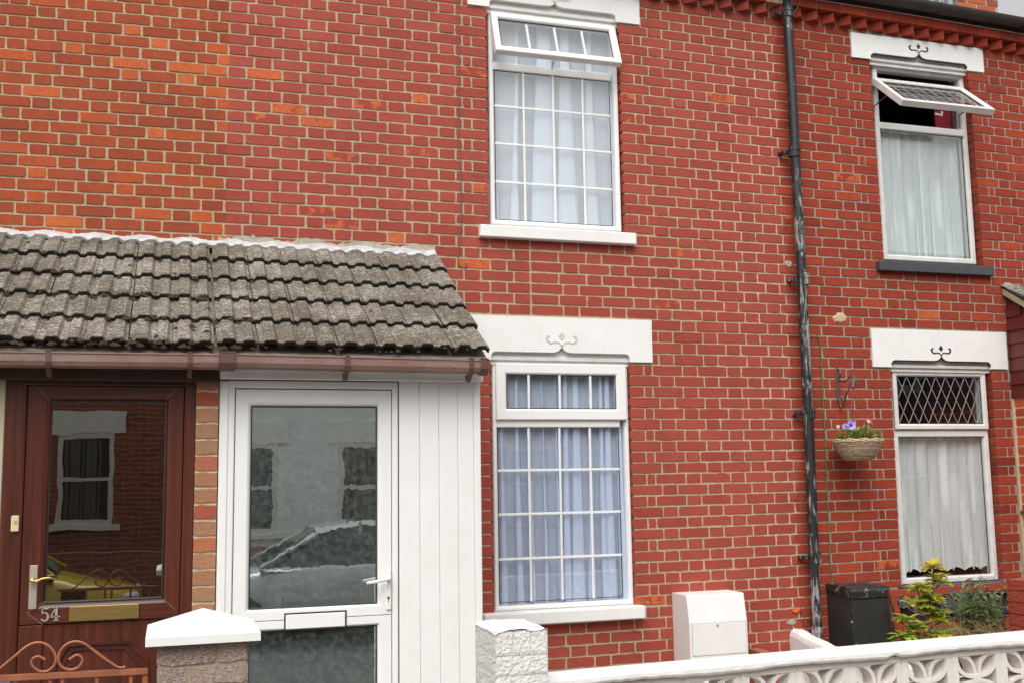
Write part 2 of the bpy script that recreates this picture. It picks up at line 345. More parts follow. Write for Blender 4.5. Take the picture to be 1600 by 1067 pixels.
# ---------------------------------------------------------------- mesh helpers
WO = {}
def origin_of(o): return WO.get(o.name, Vector((0, 0, 0)))
def tag(o, label=None, cat=None, group=None, kind=None):
    if label: o['label'] = label
    if cat: o['category'] = cat
    if group: o['group'] = group
    if kind: o['kind'] = kind
    return o
def empty(name, loc, label, cat, group=None):
    o = bpy.data.objects.new(name, None); COL.objects.link(o); o.location = loc; o.empty_display_size = .1
    WO[o.name] = Vector(loc); return tag(o, label, cat, group)
class MB:
    def __init__(s): s.v = []; s.f = []; s.c = []; s.uv = None
    def add(s, vs, fs, c=(0, 0, 0)):
        b = len(s.v); s.v += [tuple(v) for v in vs]; s.c += [c]*len(vs) if isinstance(c, tuple) else list(c)
        s.f += [tuple(b+i for i in f) for f in fs]
    def box(s, x0, x1, y0, y1, z0, z1, b=0.0, c=(0, 0, 0)):
        b = min(b, (x1-x0)*.45, (y1-y0)*.45, (z1-z0)*.45)
        if b <= 0:
            s.add([(x, y, z) for x in (x0, x1) for y in (y0, y1) for z in (z0, z1)],
                  [(0, 1, 3, 2), (4, 6, 7, 5), (0, 4, 5, 1), (2, 3, 7, 6), (0, 2, 6, 4), (1, 5, 7, 3)], c); return
        idx = {}; vs = []
        X, Y, Z = (x0, x1), (y0, y1), (z0, z1)
        for i in (0, 1):
            for j in (0, 1):
                for k in (0, 1):
                    sx, sy_, sz = (1, -1)[i], (1, -1)[j], (1, -1)[k]
                    for a in range(3):
                        p = [X[i]+sx*b, Y[j]+sy_*b, Z[k]+sz*b]; p[a] = (X[i], Y[j], Z[k])[a]
                        idx[(i, j, k, a)] = len(vs); vs.append(tuple(p))
        fs = []
        for i in (0, 1):
            fs.append([idx[(i, 0, 0, 0)], idx[(i, 0, 1, 0)], idx[(i, 1, 1, 0)], idx[(i, 1, 0, 0)]][::(1 if i == 0 else -1)])
            fs.append([idx[(0, i, 0, 1)], idx[(1, i, 0, 1)], idx[(1, i, 1, 1)], idx[(0, i, 1, 1)]][::(1 if i == 0 else -1)])
            fs.append([idx[(0, 0, i, 2)], idx[(0, 1, i, 2)], idx[(1, 1, i, 2)], idx[(1, 0, i, 2)]][::(1 if i == 0 else -1)])
            for j in (0, 1):
                fs.append([idx[(i, j, 0, 0)], idx[(i, j, 1, 0)], idx[(i, j, 1, 1)], idx[(i, j, 0, 1)]])
                fs.append([idx[(i, 0, j, 0)], idx[(i, 1, j, 0)], idx[(i, 1, j, 2)], idx[(i, 0, j, 2)]])
                fs.append([idx[(0, i, j, 1)], idx[(1, i, j, 1)], idx[(1, i, j, 2)], idx[(0, i, j, 2)]])
                for k in (0, 1): fs.append([idx[(i, j, k, 0)], idx[(i, j, k, 1)], idx[(i, j, k, 2)]])
        s.add(vs, fs, c)
    def ring(s, x0, x1, z0, z1, prof, closed=True):
        """mitred rectangular frame; prof = list of (inset, y)"""
        n = len(prof); vs = []
        for d, y in prof: vs += [(x0+d, y, z0+d), (x1-d, y, z0+d), (x1-d, y, z1-d), (x0+d, y, z1-d)]
        fs = []
        for k in range(n if closed else n-1):
            a, b = k*4, ((k+1) % n)*4
            for q in range(4): fs.append((a+q, a+(q+1) % 4, b+(q+1) % 4, b+q))
        s.add(vs, fs)
    def quad(s, a, b, c_, d, col=(0, 0, 0)): s.add([a, b, c_, d], [(0, 1, 2, 3)], col)
    def tube(s, pts, r, n=8, c=(0, 0, 0), cap=True):
        pts = [Vector(p) for p in pts]; rs = r if isinstance(r, (list, tuple)) else [r]*len(pts)
        ref = None; rings = []
        for i, p in enumerate(pts):
            t = (pts[min(i+1, len(pts)-1)]-pts[max(i-1, 0)]).normalized()
            if ref is None: ref = Vector((0, 0, 1)) if abs(t.z) < .9 else Vector((1, 0, 0))
            u = (ref-t*ref.dot(t)).normalized(); v_ = t.cross(u); ref = u
            rings.append([p+(u*math.cos(2*math.pi*k/n)+v_*math.sin(2*math.pi*k/n))*rs[i] for k in range(n)])
        vs = [q for rg in rings for q in rg]; fs = []
        for i in range(len(rings)-1):
            for k in range(n): fs.append((i*n+k, i*n+(k+1) % n, (i+1)*n+(k+1) % n, (i+1)*n+k))
        if cap: fs += [tuple(range(n))[::-1], tuple((len(rings)-1)*n+k for k in range(n))]
        s.add(vs, fs, c)
    def bar(s, pts, w_, y0, y1, closed=False):
        """flat strip of width w_ following pts=(x,z) in a vertical plane, from y0 (front) to y1"""
        pts = [Vector((p[0], p[1])) for p in pts]; n = len(pts); L = []; Rr = []
        for i, p in enumerate(pts):
            a = pts[(i-1) % n] if (closed or i > 0) else p; b = pts[(i+1) % n] if (closed or i < n-1) else p
            t = (b-a).normalized(); nn = Vector((-t.y, t.x)); ww = (w_[i] if isinstance(w_, list) else w_)/2
            L.append(p+nn*ww); Rr.append(p-nn*ww)
        vs = []
        for l, r_ in zip(L, Rr): vs += [(l.x, y0, l.y), (r_.x, y0, r_.y), (r_.x, y1, r_.y), (l.x, y1, l.y)]
        fs = []
        for i in range(n if closed else n-1):
            a, b = i*4, ((i+1) % n)*4
            for q in range(4): fs.append((a+q, b+q, b+(q+1) % 4, a+(q+1) % 4))
        if not closed: fs += [(3, 2, 1, 0), ((n-1)*4, (n-1)*4+1, (n-1)*4+2, (n-1)*4+3)]
        s.add(vs, fs)
    def prism(s, poly, y0, y1):
        """solid with outline poly=(x,z) between y0 and y1"""
        n = len(poly); vs = [(p[0], y0, p[1]) for p in poly]+[(p[0], y1, p[1]) for p in poly]
        fs = [tuple(range(n)), tuple(range(2*n-1, n-1, -1))]+[(i, n+i, n+(i+1) % n, (i+1) % n) for i in range(n)]
        s.add(vs, fs)
    def build(s, name, mat, parent=None, smooth=False, label=None, fn=None):
        me = bpy.data.meshes.new(name)
        vs = [fn(v) for v in s.v] if fn else s.v
        if parent is not None: off = origin_of(parent)
        else:
            xs = [v[0] for v in vs]; ys = [v[1] for v in vs]; zs = [v[2] for v in vs]
            off = Vector(((min(xs)+max(xs))/2, (min(ys)+max(ys))/2, min(zs)))
        me.from_pydata([(v[0]-off.x, v[1]-off.y, v[2]-off.z) for v in vs], [], s.f)
        if any(c != (0, 0, 0) for c in s.c):
            a = me.color_attributes.new('bc', 'FLOAT_COLOR', 'POINT')
            a.data.foreach_set('color', [x for c in s.c for x in (c[0], c[1], c[2], 1.0)])
        bm = bmesh.new(); bm.from_mesh(me); bmesh.ops.recalc_face_normals(bm, faces=bm.faces); bm.to_mesh(me); bm.free()
        if s.uv:
            ul = me.uv_layers.new(name='UVMap')
            for lp in me.loops: ul.data[lp.index].uv = s.uv[lp.vertex_index]
        me.materials.append(MT[mat] if isinstance(mat, str) else mat)
        if smooth: me.shade_smooth()
        o = bpy.data.objects.new(name, me); COL.objects.link(o)
        if parent is not None: o.parent = parent
        else: o.location = off
        WO[o.name] = off.copy()
        if label: o['label'] = label
        return o
def inst(name, me, loc, parent, rot=(0, 0, 0)):
    o = bpy.data.objects.new(name, me); COL.objects.link(o); o.parent = parent
    o.location = Vector(loc)-origin_of(parent); o.rotation_euler = rot; return o

# ---------------------------------------------------------------- bricks
def brick_verts(w_, h_, depth, seed, r=.0016, rough=.0011):
    """front ring slightly inset (worn arris), second ring full size, then the body"""
    rnd = random.Random(seed); pts = []
    nx = 4 if w_ > .16 else (3 if w_ > .09 else 2)
    for i in range(nx): pts.append((-w_/2+w_*(i+.0)/nx if i else -w_/2, -h_/2))
    pts.append((w_/2, -h_/2)); pts.append((w_/2, 0)); pts.append((w_/2, h_/2))
    for i in range(1, nx): pts.append((w_/2-w_*i/nx, h_/2))
    pts.append((-w_/2, h_/2)); pts.append((-w_/2, 0))
    n = len(pts); f = []; b = []
    y = rnd.uniform(-.0022, .0012)
    for x, z in pts:
        jx, jz = rnd.gauss(0, rough), rnd.gauss(0, rough)
        corner = abs(abs(x)-w_/2) < 1e-6 and abs(abs(z)-h_/2) < 1e-6
        k = .0012 if corner else 0
        x2 = x+jx-math.copysign(k, x); z2 = z+jz-math.copysign(k, z) if z else z
        b.append((x2, .0015, z2)); f.append((x2*(1-2*r/w_), y+rnd.uniform(-.0006, .0006), z2*(1-2*r/h_)))
    vs = f+b; fs = [tuple(range(n))]+[(i, n+i, n+(i+1) % n, (i+1) % n) for i in range(n)]
    if depth > .0125:
        vs += [(p[0], depth, p[2]) for p in b]; fs += [(n+i, 2*n+i, 2*n+(i+1) % n, n+(i+1) % n) for i in range(n)]
    else:
        vs = f+[(p[0], depth, p[2]) for p in b]
    return vs, fs
BC = {}
def brick_mesh(w_, h_, tone, flake, variant, mat, deep, rough=.0011):
    key = (round(w_/.006), round(h_/.004), round(tone*6), round(flake*5), variant, mat, deep)
    if key in BC: return BC[key]
    mb = MB(); vs, fs = brick_verts(key[0]*.006, key[1]*.004, .10 if deep else .012, hash(key[:2]+(variant,)) & 0xffff, rough=rough)
    mb.add(vs, fs, (max(.001, key[2]/6), key[3]/5, 0))
    me = bpy.data.meshes.new('brick'); me.from_pydata(mb.v, [], mb.f)
    a = me.color_attributes.new('bc', 'FLOAT_COLOR', 'POINT'); a.data.foreach_set('color', [x for c in mb.c for x in (c[0], c[1], c[2], 1.0)])
    bm = bmesh.new(); bm.from_mesh(me); bmesh.ops.recalc_face_normals(bm, faces=bm.faces); bm.to_mesh(me); bm.free()
    me.materials.append(MT[mat]); BC[key] = me; return me

# joints of the Flemish bond, measured row by row
S, H, Q, P = .2335, .1165, .066, .35
def zrow(i):
    if i >= 0: return 2.825+.0745*i
    if i >= -4: return 2.825+.0788*i
    return 2.51-.0751*(-4-i)
JM = (2.131, 3.115); JR = (5.297, 6.262)
def row_joints(i):
    even = i % 2 == 0; z = (zrow(i)+zrow(i+1))/2
    openM = (.87 < z < 2.53) or (3.43 < z < 5.0); openR = (.88 < z < 2.53) or (3.35 < z < 5.0)
    seg = []   # (x0,x1,jambflag)
    def run(x, widths):
        for w_ in widths: seg.append([x, x+w_]); x += w_
        return x
    if even:
        for k in range(12):
            x0 = .004-P*k; seg.append([x0, x0+S]); seg.append([x0-H, x0])
        seg.append([.237, .38]); seg.append([.38, .497])
        x = .497
        for k in range(5): x = run(x, [S, H] if k < 4 else [S])
        if not openM: run(x, [H, .167, S, H, S, H])
        x = 3.115
        for k in range(4): x = run(x, [S, H] if k < 3 else [S])
        run(x, [4.565-x, .175, .21, .114, 5.297-5.064])
        if not openR: run(5.297, [H, .148, S, H, S, H])
        x = 6.262
        for k in range(9): x = run(x, [S, H])
    else:
        for k in range(12):
            x0 = -.171-P*k; seg.append([x0, x0+S]); seg.append([x0-H, x0])
        seg.append([.0625, .179]); seg.append([.179, .314])
        x = .314
        for k in range(5): x = run(x, [S, H] if k < 4 else [S])
        if openM: run(x, [Q, 2.131-x-Q])
        else: run(x, [H, S, H, .2, .207, H, S, H]) if False else run(x, [H, S, H, .203, .204, H, S, 3.298-2.938-S])
        if openM: run(3.115, [H, Q])
        x = 3.298
        for k in range(3): x = run(x, [S, H])
        run(x, [4.56-x, .13, .2, .23])
        if openR: run(5.12, [.061, 5.297-5.181])
        else: run(5.12, [H, S, H, .2, .2, H, S, H])
        if openR: run(6.262, [.12, .062])
        x = 6.444
        for k in range(9): x = run(x, [S, H])
    return seg
EXC = [(JM[0], JM[1], .79, 2.53), (1.99, 3.205, .785, .872), (1.957, 3.297, 2.51, 2.822),
       (JM[0], JM[1], 3.35, 5.0), (2.066, 3.209, 3.35, 3.434), (1.985, 3.29, 4.988, 5.5),
       (JR[0], JR[1], .85, 2.53), (5.2, 6.462, .85, .885), (5.127, 6.436, 2.51, 2.82),
       (JR[0], JR[1], 3.28, 5.0), (5.257, 6.381, 3.272, 3.352), (5.125, 6.437, 4.982, 5.196)]
def clip(r, ex):
    x0, x1, z0, z1 = r; a, b, c, d = ex
    if x1 <= a or x0 >= b or z1 <= c or z0 >= d: return [r]
    out = []
    if z1 > d+.022 and z0 < d: return [(x0, x1, d, z1)]
    if z0 < c-.022 and z1 > c: return [(x0, x1, z0, c)]
    if x0 < a: out.append((x0, a, z0, z1))
    if x1 > b: out.append((b, x1, z0, z1))
    return out
# photo positions of spalled / bright bricks -> (px,py,amount)
FLAKES = [(417,113,.8),(455,178,.55),(475,187,.6),(437,182,.5),(655,152,1),(596,161,.45),(533,243,.4),(752,120,.5),(740,291,.55),(497,333,.3),(617,370,1),
          (1136,156,.45),(1060,477,.4),(1075,395,.35),(975,153,.4),(977,178,.3),(1062,478,.5),(617,370,1),(463,380,.35),(660,388,.3),(727,412,1),(462,700,.2),(1008,942,.5),(700,152,.0),(663,238,.3),(540,345,.3),
          (207,47,1),(255,68,1),(203,98,1),(292,104,1),(115,72,.6),(292,122,.8),(207,116,.7),(63,142,1),(245,207,.8),(97,350,.8),(97,363,1),(28,85,.6),(45,265,.4),(180,98,.2),(57,267,.5),
          (308,345,.6),(240,340,.5),(60,250,.3),(1540,418,.2),(1462,492,.7),(1311,270,.4),(1247,340,.3),(1375,880,.4)]
houses = {}
houses['L'] = empty('terraced_house', (-1.7, 0, 0), 'left terraced house of unpainted orange brick above the brown front door', 'house')
houses['M'] = empty('terraced_house', (2.4, 0, 0), 'middle terraced house with painted red brick and gridded white windows', 'house')
houses['R'] = empty('terraced_house', (6.4, 0, 0), 'right terraced house with grey pointing and black-lined white lintels', 'house')
allb = []
rndb = random.Random(3)
flk = [(at(x, y)[0], at(x, y)[1], a) for x, y, a in FLAKES]
for i in range(-36, 32):
    z0, z1 = zrow(i), zrow(i+1)
    for x0, x1 in row_joints(i):
        if x1 < -3.4 or x0 > 8.6: continue
        rs = [(x0+.0054, x1-.0054, z0+.0052, z1-.0052)]
        for ex in EXC:
            e2 = ex
            rs = [q for r in rs for q in clip(r, e2)]
        for (a, b, c, d) in rs:
            if b-a < .02 or d-c < .018: continue
            if 6.45 < a < 7.55 and c < 3.1: continue
            if a < 6.455 < b and c < 3.1: b = 6.455
            if b-a < .02: continue
            deep = any(abs(a-j) < .012 or abs(b-j) < .012 for j in (JM+JR)) and ((.8 < c < 2.6) or (3.3 < c < 5.05))
            allb.append([a, b, c, d, deep, i])
items = []
for a, b, c, d, deep, i in allb:
    p0 = W(a, (c+d)/2); p1 = W(b, (c+d)/2); q0 = W((a+b)/2, c); q1 = W((a+b)/2, d)
    cx, cz = (p0[0]+p1[0])/2, (p0[1]+p1[1])/2; w_ = p1[0]-p0[0]; h_ = q1[1]-q0[1]
    rot = -math.atan2(p1[1]-p0[1], w_)
    hk = 'L' if (a+b)/2 < .3 else ('M' if (a+b)/2 < 4.42 else 'R')
    t = rndb.random()
    if hk == 'L': tone = .34+.24*t if rndb.random() < .90 else .52+.16*rndb.random()
    elif hk == 'R': tone = .30+.30*t if rndb.random() < .92 else (.64 if rndb.random() < .6 else .12)
    else: tone = t
    fl = 0
    for fx, fz, fa in flk:
        if abs(fx-cx) < w_/2+.01 and abs(fz-cz) < h_/2+.008: fl = max(fl, fa)
    if fl and hk == 'L': tone = max(tone, .6+.4*fl); fl = fl*.5 if fl > .9 else 0
    if not fl and rndb.random() < .004: fl = .25
    px, py = topx((cx, 0, cz)); dist = math.hypot(cx, 7)
    vis = -5 < px < 1605 and -5 < py < 1072 and not (cx < 1.62 and cz < 3.12)
    if hk == 'R' and cx > 6.5 and cz < 3.1: vis = False
    items.append((hk, cx, cz, w_, h_, rot, tone, fl, deep, vis, w_*h_/dist**2, i))
for hk in 'LMR':
    mine = [it for it in items if it[0] == hk]
    vis = sorted([it for it in mine if it[9]], key=lambda q: -q[10]); big = vis[:300]; bigset = set(id(q) for q in big)
    for it in big:
        _, cx, cz, w_, h_, rot, tone, fl, deep, _, _, i = it
        me = brick_mesh(w_, h_, tone, fl, rndb.randrange(5), 'brick', deep)
        inst('brick', me, (cx, rndb.uniform(-.0012, .0012), cz), houses[hk], (0, rot+rndb.uniform(-.004, .004), 0))
    mb = MB()
    for it in mine:
        if id(it) in bigset: continue
        _, cx, cz, w_, h_, rot, tone, fl, deep, _, _, i = it
        vs, fs = brick_verts(w_, h_, .10 if deep else .012, rndb.randrange(99999)); r2 = rot+rndb.uniform(-.004, .004); cc, ss = math.cos(r2), math.sin(r2)
        mb.add([(cx+x*cc+z*ss, y, cz+z*cc-x*ss) for x, y, z in vs], fs, (max(.001, tone), fl, 0))
    o = mb.build('bricks', 'brick', houses[hk]); o['kind'] = 'stuff'

# mortar wall behind the bricks, with the openings cut out and brick-deep reveals
def facade(hk, X0, X1, opens, Z0=-.15, Z1=5.45):
    mb = MB()
    xs = sorted(set([X0, X1]+[v for o in opens for v in (o[0], o[1])]+[X0+(X1-X0)*k/10 for k in range(11)]))
    zs = sorted(set([Z0, Z1]+[v for o in opens for v in (o[2], o[3])]+[Z0+(Z1-Z0)*k/16 for k in range(17)]))
    Y = .0045; D = .24
    def w3(x, y, z): a, b = W(x, z); return (a, y, b)
    for a, b in zip(xs, xs[1:]):
        for c, d in zip(zs, zs[1:]):
            mx, mz = (a+b)/2, (c+d)/2
            if any(o[0] < mx < o[1] and o[2] < mz < o[3] for o in opens): continue
            mb.add([w3(a, Y, c), w3(b, Y, c), w3(b, Y, d), w3(a, Y, d)], [(0, 1, 2, 3)])
    for o in opens:
        for c, d in zip(zs, zs[1:]):
            if o[2] <= c and d <= o[3]:
                for x in (o[0], o[1]): mb.add([w3(x, Y, c), w3(x, D, c), w3(x, D, d), w3(x, Y, d)], [(0, 1, 2, 3)])
        for z in (o[2], o[3]): mb.add([w3(o[0], Y, z), w3(o[1], Y, z), w3(o[1], D, z), w3(o[0], D, z)], [(0, 1, 2, 3)])
    return mb.build('wall', 'mortar', houses[hk])
g = .016
facade('L', -3.6, .30, [])
facade('M', .30, 4.42, [(JM[0]-g, JM[1]+g, .80, 2.60), (JM[0]-g, JM[1]+g, 3.36, 5.06)])
facade('R', 4.42, 8.7, [(JR[0]-g, JR[1]+g, .86, 2.60), (JR[0]-g, JR[1]+g, 3.28, 5.06)])
# rooms behind the windows, house flank walls
def room(hk, x0, x1, z0, z1, mat):
    mb = MB(); y0, y1 = .245, 2.6
    A = [(x0, y0, z0), (x1, y0, z0), (x1, y0, z1), (x0, y0, z1), (x0, y1, z0), (x1, y1, z0), (x1, y1, z1), (x0, y1, z1)]
    mb.add(A, [(4, 5, 6, 7), (0, 1, 5, 4), (3, 2, 6, 7), (0, 3, 7, 4), (1, 2, 6, 5)])
    mb.build('room_interior', mat, houses[hk])
room('M', .9, 4.3, .1, 2.75, 'room'); room('M', .9, 4.3, 2.95, 5.3, 'room')
room('R', 4.6, 8.4, .1, 2.75, 'room_dark'); room('R', 4.6, 8.4, 2.95, 5.3, 'room_dark')
for hk, a, b in (('L', -3.6, .35), ('M', .35, 4.46), ('R', 4.46, 8.7)):
    mb = MB(); mb.add([(a, .02, 5.50), (b, .02, 5.50), (b, 3.4, 6.9), (a, 3.4, 6.9), (a, 3.4, -.1), (b, 3.4, -.1)], [(0, 1, 2, 3), (3, 2, 5, 4)])
    mb.build('roof', 'slate_paint', houses[hk])

# ---------------------------------------------------------------- dog-tooth cornice, plain course, black eaves gutter
def cornice(hk, X0, X1):
    ti = random.Random(5)
    n0 = math.ceil((X0-4.62)/.1515); n1 = math.floor((X1-4.62)/.1515)
    for k in range(n0, n1+1):
        x = 4.62+.1515*k; mb = MB(); a = .071
        z0, z1 = 5.210, 5.283
        x_, z0_ = W(x, z0); _, z1_ = W(x, z1); z1_ += 0; j = ti.uniform(-.003, .003)
        A = [(x_-a, .004), (x_+.004, -.075+j), (x_+a, .004)]
        mb.add([(p[0], p[1], z0_) for p in A]+[(p[0], p[1], z1_) for p in A], [(0, 1, 4, 3), (1, 2, 5, 4), (0, 2, 1), (3, 4, 5)], (ti.uniform(.35, .7), 0, 0))
        mb.build('dogtooth_brick', 'brick', houses[hk])
    n0 = math.ceil((X0-4.55)/.225); n1 = math.floor((X1-4.55)/.225)
    for k in range(n0, n1):
        x = 4.55+.225*k; mb = MB(); xa, za = W(x+.004, 5.288); xb, zb = W(x+.221, 5.288); _, zt = W(x, 5.362)
        t = ti.uniform(.3, .75)
        mb.add([(xa, -.085, za), (xb, -.085, zb), (xb, -.085, zt+zb-za), (xa, -.085, zt), (xa, .02, za), (xb, .02, zb), (xb, .02, zt+zb-za), (xa, .02, zt)],
               [(0, 1, 2, 3), (0, 4, 5, 1), (3, 2, 6, 7), (0, 3, 7, 4), (1, 5, 6, 2)], (t, 0, 0))
        mb.build('brick', 'brick', houses[hk])
cornice('M', 2.6, 4.5); cornice('R', 4.5, 8.4)
mb = MB(); n = 24
def wc(x, y, z): a, b = W(x, z); return (a, y, b)
mb.add([wc(2.2+6.4*k/n, -.080, 5.290) for k in range(n+1)]+[wc(2.2+6.4*k/n, -.080, 5.355) for k in range(n+1)]+[wc(2.2+6.4*k/n, .0, 5.290) for k in range(n+1)],
       [(k, k+1, n+2+k, n+1+k) for k in range(n)]+[(k, k+1, 2*n+3+k, 2*n+2+k) for k in range(n)])
mb.build('cornice_bed', 'mortar', houses['R'])
mb = MB(); r = .062
def gp(x, ang, rr): c = W(x, 5.440); return (c[0], -.155+rr*math.cos(ang), c[1]+rr*math.sin(ang))
xs = [2.2+.28*k for k in range(24)]; m = 11
vs = []; fs = []
for x in xs:
    for k in range(m): vs.append(gp(x, math.pi+math.pi*k/(m-1), r))
    for k in range(m): vs.append(gp(x, 2*math.pi-math.pi*k/(m-1), r-.007))
q = 2*m
for i in range(len(xs)-1):
    for k in range(q): fs.append((i*q+k, i*q+(k+1) % q, (i+1)*q+(k+1) % q, (i+1)*q+k))
mb.add(vs, fs)
gut = mb.build('eaves_gutter', 'gutter_black', houses['R'], smooth=False)
mb = MB(); mb.add([wc(2.2+.28*k, -.086, 5.365) for k in range(24)]+[wc(2.2+.28*k, -.086, 5.50) for k in range(24)], [(k, k+1, 25+k, 24+k) for k in range(23)])
mb.build('fascia', 'gutter_black', houses['R'])
for x in (4.93, 5.87, 6.75):
    mb = MB(); pts = [gp(x, math.pi*.98+math.pi*1.04*k/8, r+.006) for k in range(9)]
    mb.tube(pts, .007, 5); mb.build('gutter_joint', 'gutter_black', gut)

# chimney beyond the gutter
ch = empty('chimney_stack', (7.3, 1.3, 5.8), 'orange brick chimney base with grey lead flashing above the black gutter', 'chimney')
cx0, cz0 = at(1497, 20, 1.0); cx1, _ = at(1560.5, 20, 1.0)
mb = MB(); mb.box(cx0+.004, cx1-.004, 1.004, 1.5, 5.6, 7.4); mb.build('chimney_core', 'cement', ch)
rc_ = random.Random(9)
for k in range(12):
    zz = 6.03+.075*k; x = cx0 - (.11 if k % 2 else 0)
    while x < cx1:
        a, b = max(x, cx0), min(x+.215, cx1)
        if b-a > .03:
            me = brick_mesh(b-a-.008, .066, rc_.random(), 0, rc_.randrange(5), 'chim_brick', False)
            inst('brick', me, ((a+b)/2, .998, zz+.037), ch)
        x += .225
mb = MB(); mb.box(cx0-.03, cx1+.03, .955, 1.0, 5.80, 6.025, .004); mb.build('lead_flashing', 'lead', ch)
mb = MB()
for k in range(5):
    x = at(1425+14*k, 8, .95)[0]; mb.add([(x, .96, 5.9), (x+.09, .96, 5.9), (x+.05, .96, 6.20), (x+.02, .96, 6.20), (x, 1.02, 5.9), (x+.09, 1.02, 5.9), (x+.05, 1.02, 6.20), (x+.02, 1.02, 6.20)],
        [(0, 1, 2, 3), (1, 5, 6, 2), (0, 3, 7, 4), (4, 7, 6, 5)])
mb.build('step_flashing', 'lead', ch)
mb = MB(); mb.box(at(1425, 8, 1.05)[0], cx0-.01, 1.05, 1.4, 5.7, 6.3); mb.build('side_stack', 'chim_brick', ch)

# ---------------------------------------------------------------- lintels
def ogee(xl, xr, zb, zn, xm, zp, rr):
    """bottom edge of the lintel over the opening, from left to right"""
    pts = [(xl, zb)]
    for k in range(7): a = math.pi-math.pi/2*k/6; pts.append((xl+rr+rr*math.cos(a), zn-rr+rr*math.sin(a)))
    w_ = .075
    for k in range(7): t = k/6; pts.append((xm-w_*(1-t)**1.3, zn+(zp-zn)*(t**2.2)))
    for k in range(1, 7): t = 1-k/6; pts.append((xm+w_*(1-t)**1.3, zn+(zp-zn)*(t**2.2)))
    for k in range(7): a = math.pi/2-math.pi/2*k/6; pts.append((xr-rr+rr*math.cos(a), zn-rr+rr*math.sin(a)))
    pts.append((xr, zb)); return pts
def lintel(hk, x0, x1, z0, z1, xl, xr, zn, xm, zp, om, ometal, line=None, flat=False):
    e = ogee(xl, xr, z0, zn, xm, zp, .032)
    poly = [(x0, z0)]+e+[(x1, z0), (x1, z1), (x0, z1)]
    # triangulate in strips so that the front face is clean
    mb = MB(); y0, y1 = -.014, .10
    top = [(p[0], z1) for p in [(x0, 0)]+e+[(x1, 0)]]; bot = [(x0, z0)]+e+[(x1, z0)]; n = len(bot)
    vs = [(p[0], y0, p[1]) for p in bot]+[(p[0], y0, p[1]) for p in top]+[(p[0], y1, p[1]) for p in bot]+[(p[0], y1, p[1]) for p in top]
    fs = []
    for k in range(n-1):
        fs.append((k, k+1, n+k+1, n+k)); fs.append((k, 2*n+k, 2*n+k+1, k+1)); fs.append((n+k, n+k+1, 3*n+k+1, 3*n+k))
    fs += [(0, n, 3*n, 2*n), (n-1, 3*n-1, 4*n-1, 2*n-1)]
    mb.add(vs, fs); L = mb.build('lintel', 'stucco', houses[hk])
    # recessed head panel under the ogee
    mb = MB(); mb.box(xl-.03, xr+.03, .022, .10, z0-.03, zp+.02, 0); mb.build('head_panel', 'stucco' if om == 'ornament' else 'upvc_old', L)
    mb = MB(); mb.box(xl+.002, xr-.002, .006, .05, z0-.004, z0+.026, .006); mb.build('head_moulding', 'upvc_old', L)
    if line: mb = MB(); mb.bar(e[1:-1], .011, -.0165, .0); mb.build('painted_edge', line, L)
    # incised flower
    s = ometal
    cz = zp+.040
    mb = MB(); y = -.0175; w_ = .0058*s
    d = .015*s; mb.prism([(xm-d*.9, cz+d*1.2), (xm, cz+d*.1), (xm+d*.9, cz+d*1.2), (xm, cz+d*2.3)], y, -.0135)
    for sg in (-1, 1):
        pts = [(xm, zp-.002), (xm, cz-.022*s), (xm+sg*.012*s, cz-.008*s), (xm+sg*.032*s, cz-.006*s), (xm+sg*.048*s, cz-.010*s), (xm+sg*.060*s, cz-.002*s), (xm+sg*.064*s, cz+.010*s), (xm+sg*.058*s, cz+.018*s), (xm+sg*.051*s, cz+.014*s)]
        mb.bar(pts, [w_*.9, w_*.7, w_*.9, w_, w_*1.2, w_*1.6, w_*1.6, w_*1.2, w_*1.6], y, -.0135)
    mb.build('flower_ornament', om, L)
    return L
# lower middle
x0, x1, z0, z1 = at(728, 500)[0], at(1017.5, 530)[0], (at(1017, 566)[1]+at(990, 566)[1])/2, (at(728, 491.5)[1]+at(1017, 502)[1])/2
lintel('M', x0, x1, z0, z1, at(767, 555)[0], at(983, 560)[0], at(870, 551)[1], at(877, 545)[0], at(877, 541.5)[1], 'ornament', 1.75)
x0, x1, z0 = at(730, 4)[0], at(998, 25)[0], (at(764, 12)[1]+at(998, 40)[1])/2
lintel('M', x0, x1, z0, z0+.305, at(764, 9)[0], at(961, 35)[0], z0+.058, at(866, 15)[0], z0+.086, 'ornament', 1.75)
x0, x1, z0, z1 = at(1361, 540)[0], at(1571.5, 550)[0], (at(1363, 572)[1]+at(1573, 577.6)[1])/2, (at(1360, 512.8)[1]+at(1570, 520.7)[1])/2
lintel('R', x0, x1, z0, z1, at(1392, 570)[0], at(1545.5, 574)[0], at(1469, 565)[1], at(1469, 559)[0], at(1469, 557.5)[1], 'blackpaint', 1.4, 'blackpaint')
x0, x1, z0, z1 = at(1328.5, 68)[0], at(1535, 100)[0], (at(1328.7, 86.5)[1]+at(1536, 118)[1])/2, (at(1328.7, 49)[1]+at(1533, 80.5)[1])/2
lintel('R', x0, x1, z0, z1, at(1359.5, 90)[0], at(1509, 114)[0], at(1434, 94)[1], at(1434, 90)[0], at(1434, 86.5)[1], 'blackpaint', 1.4, 'blackpaint')

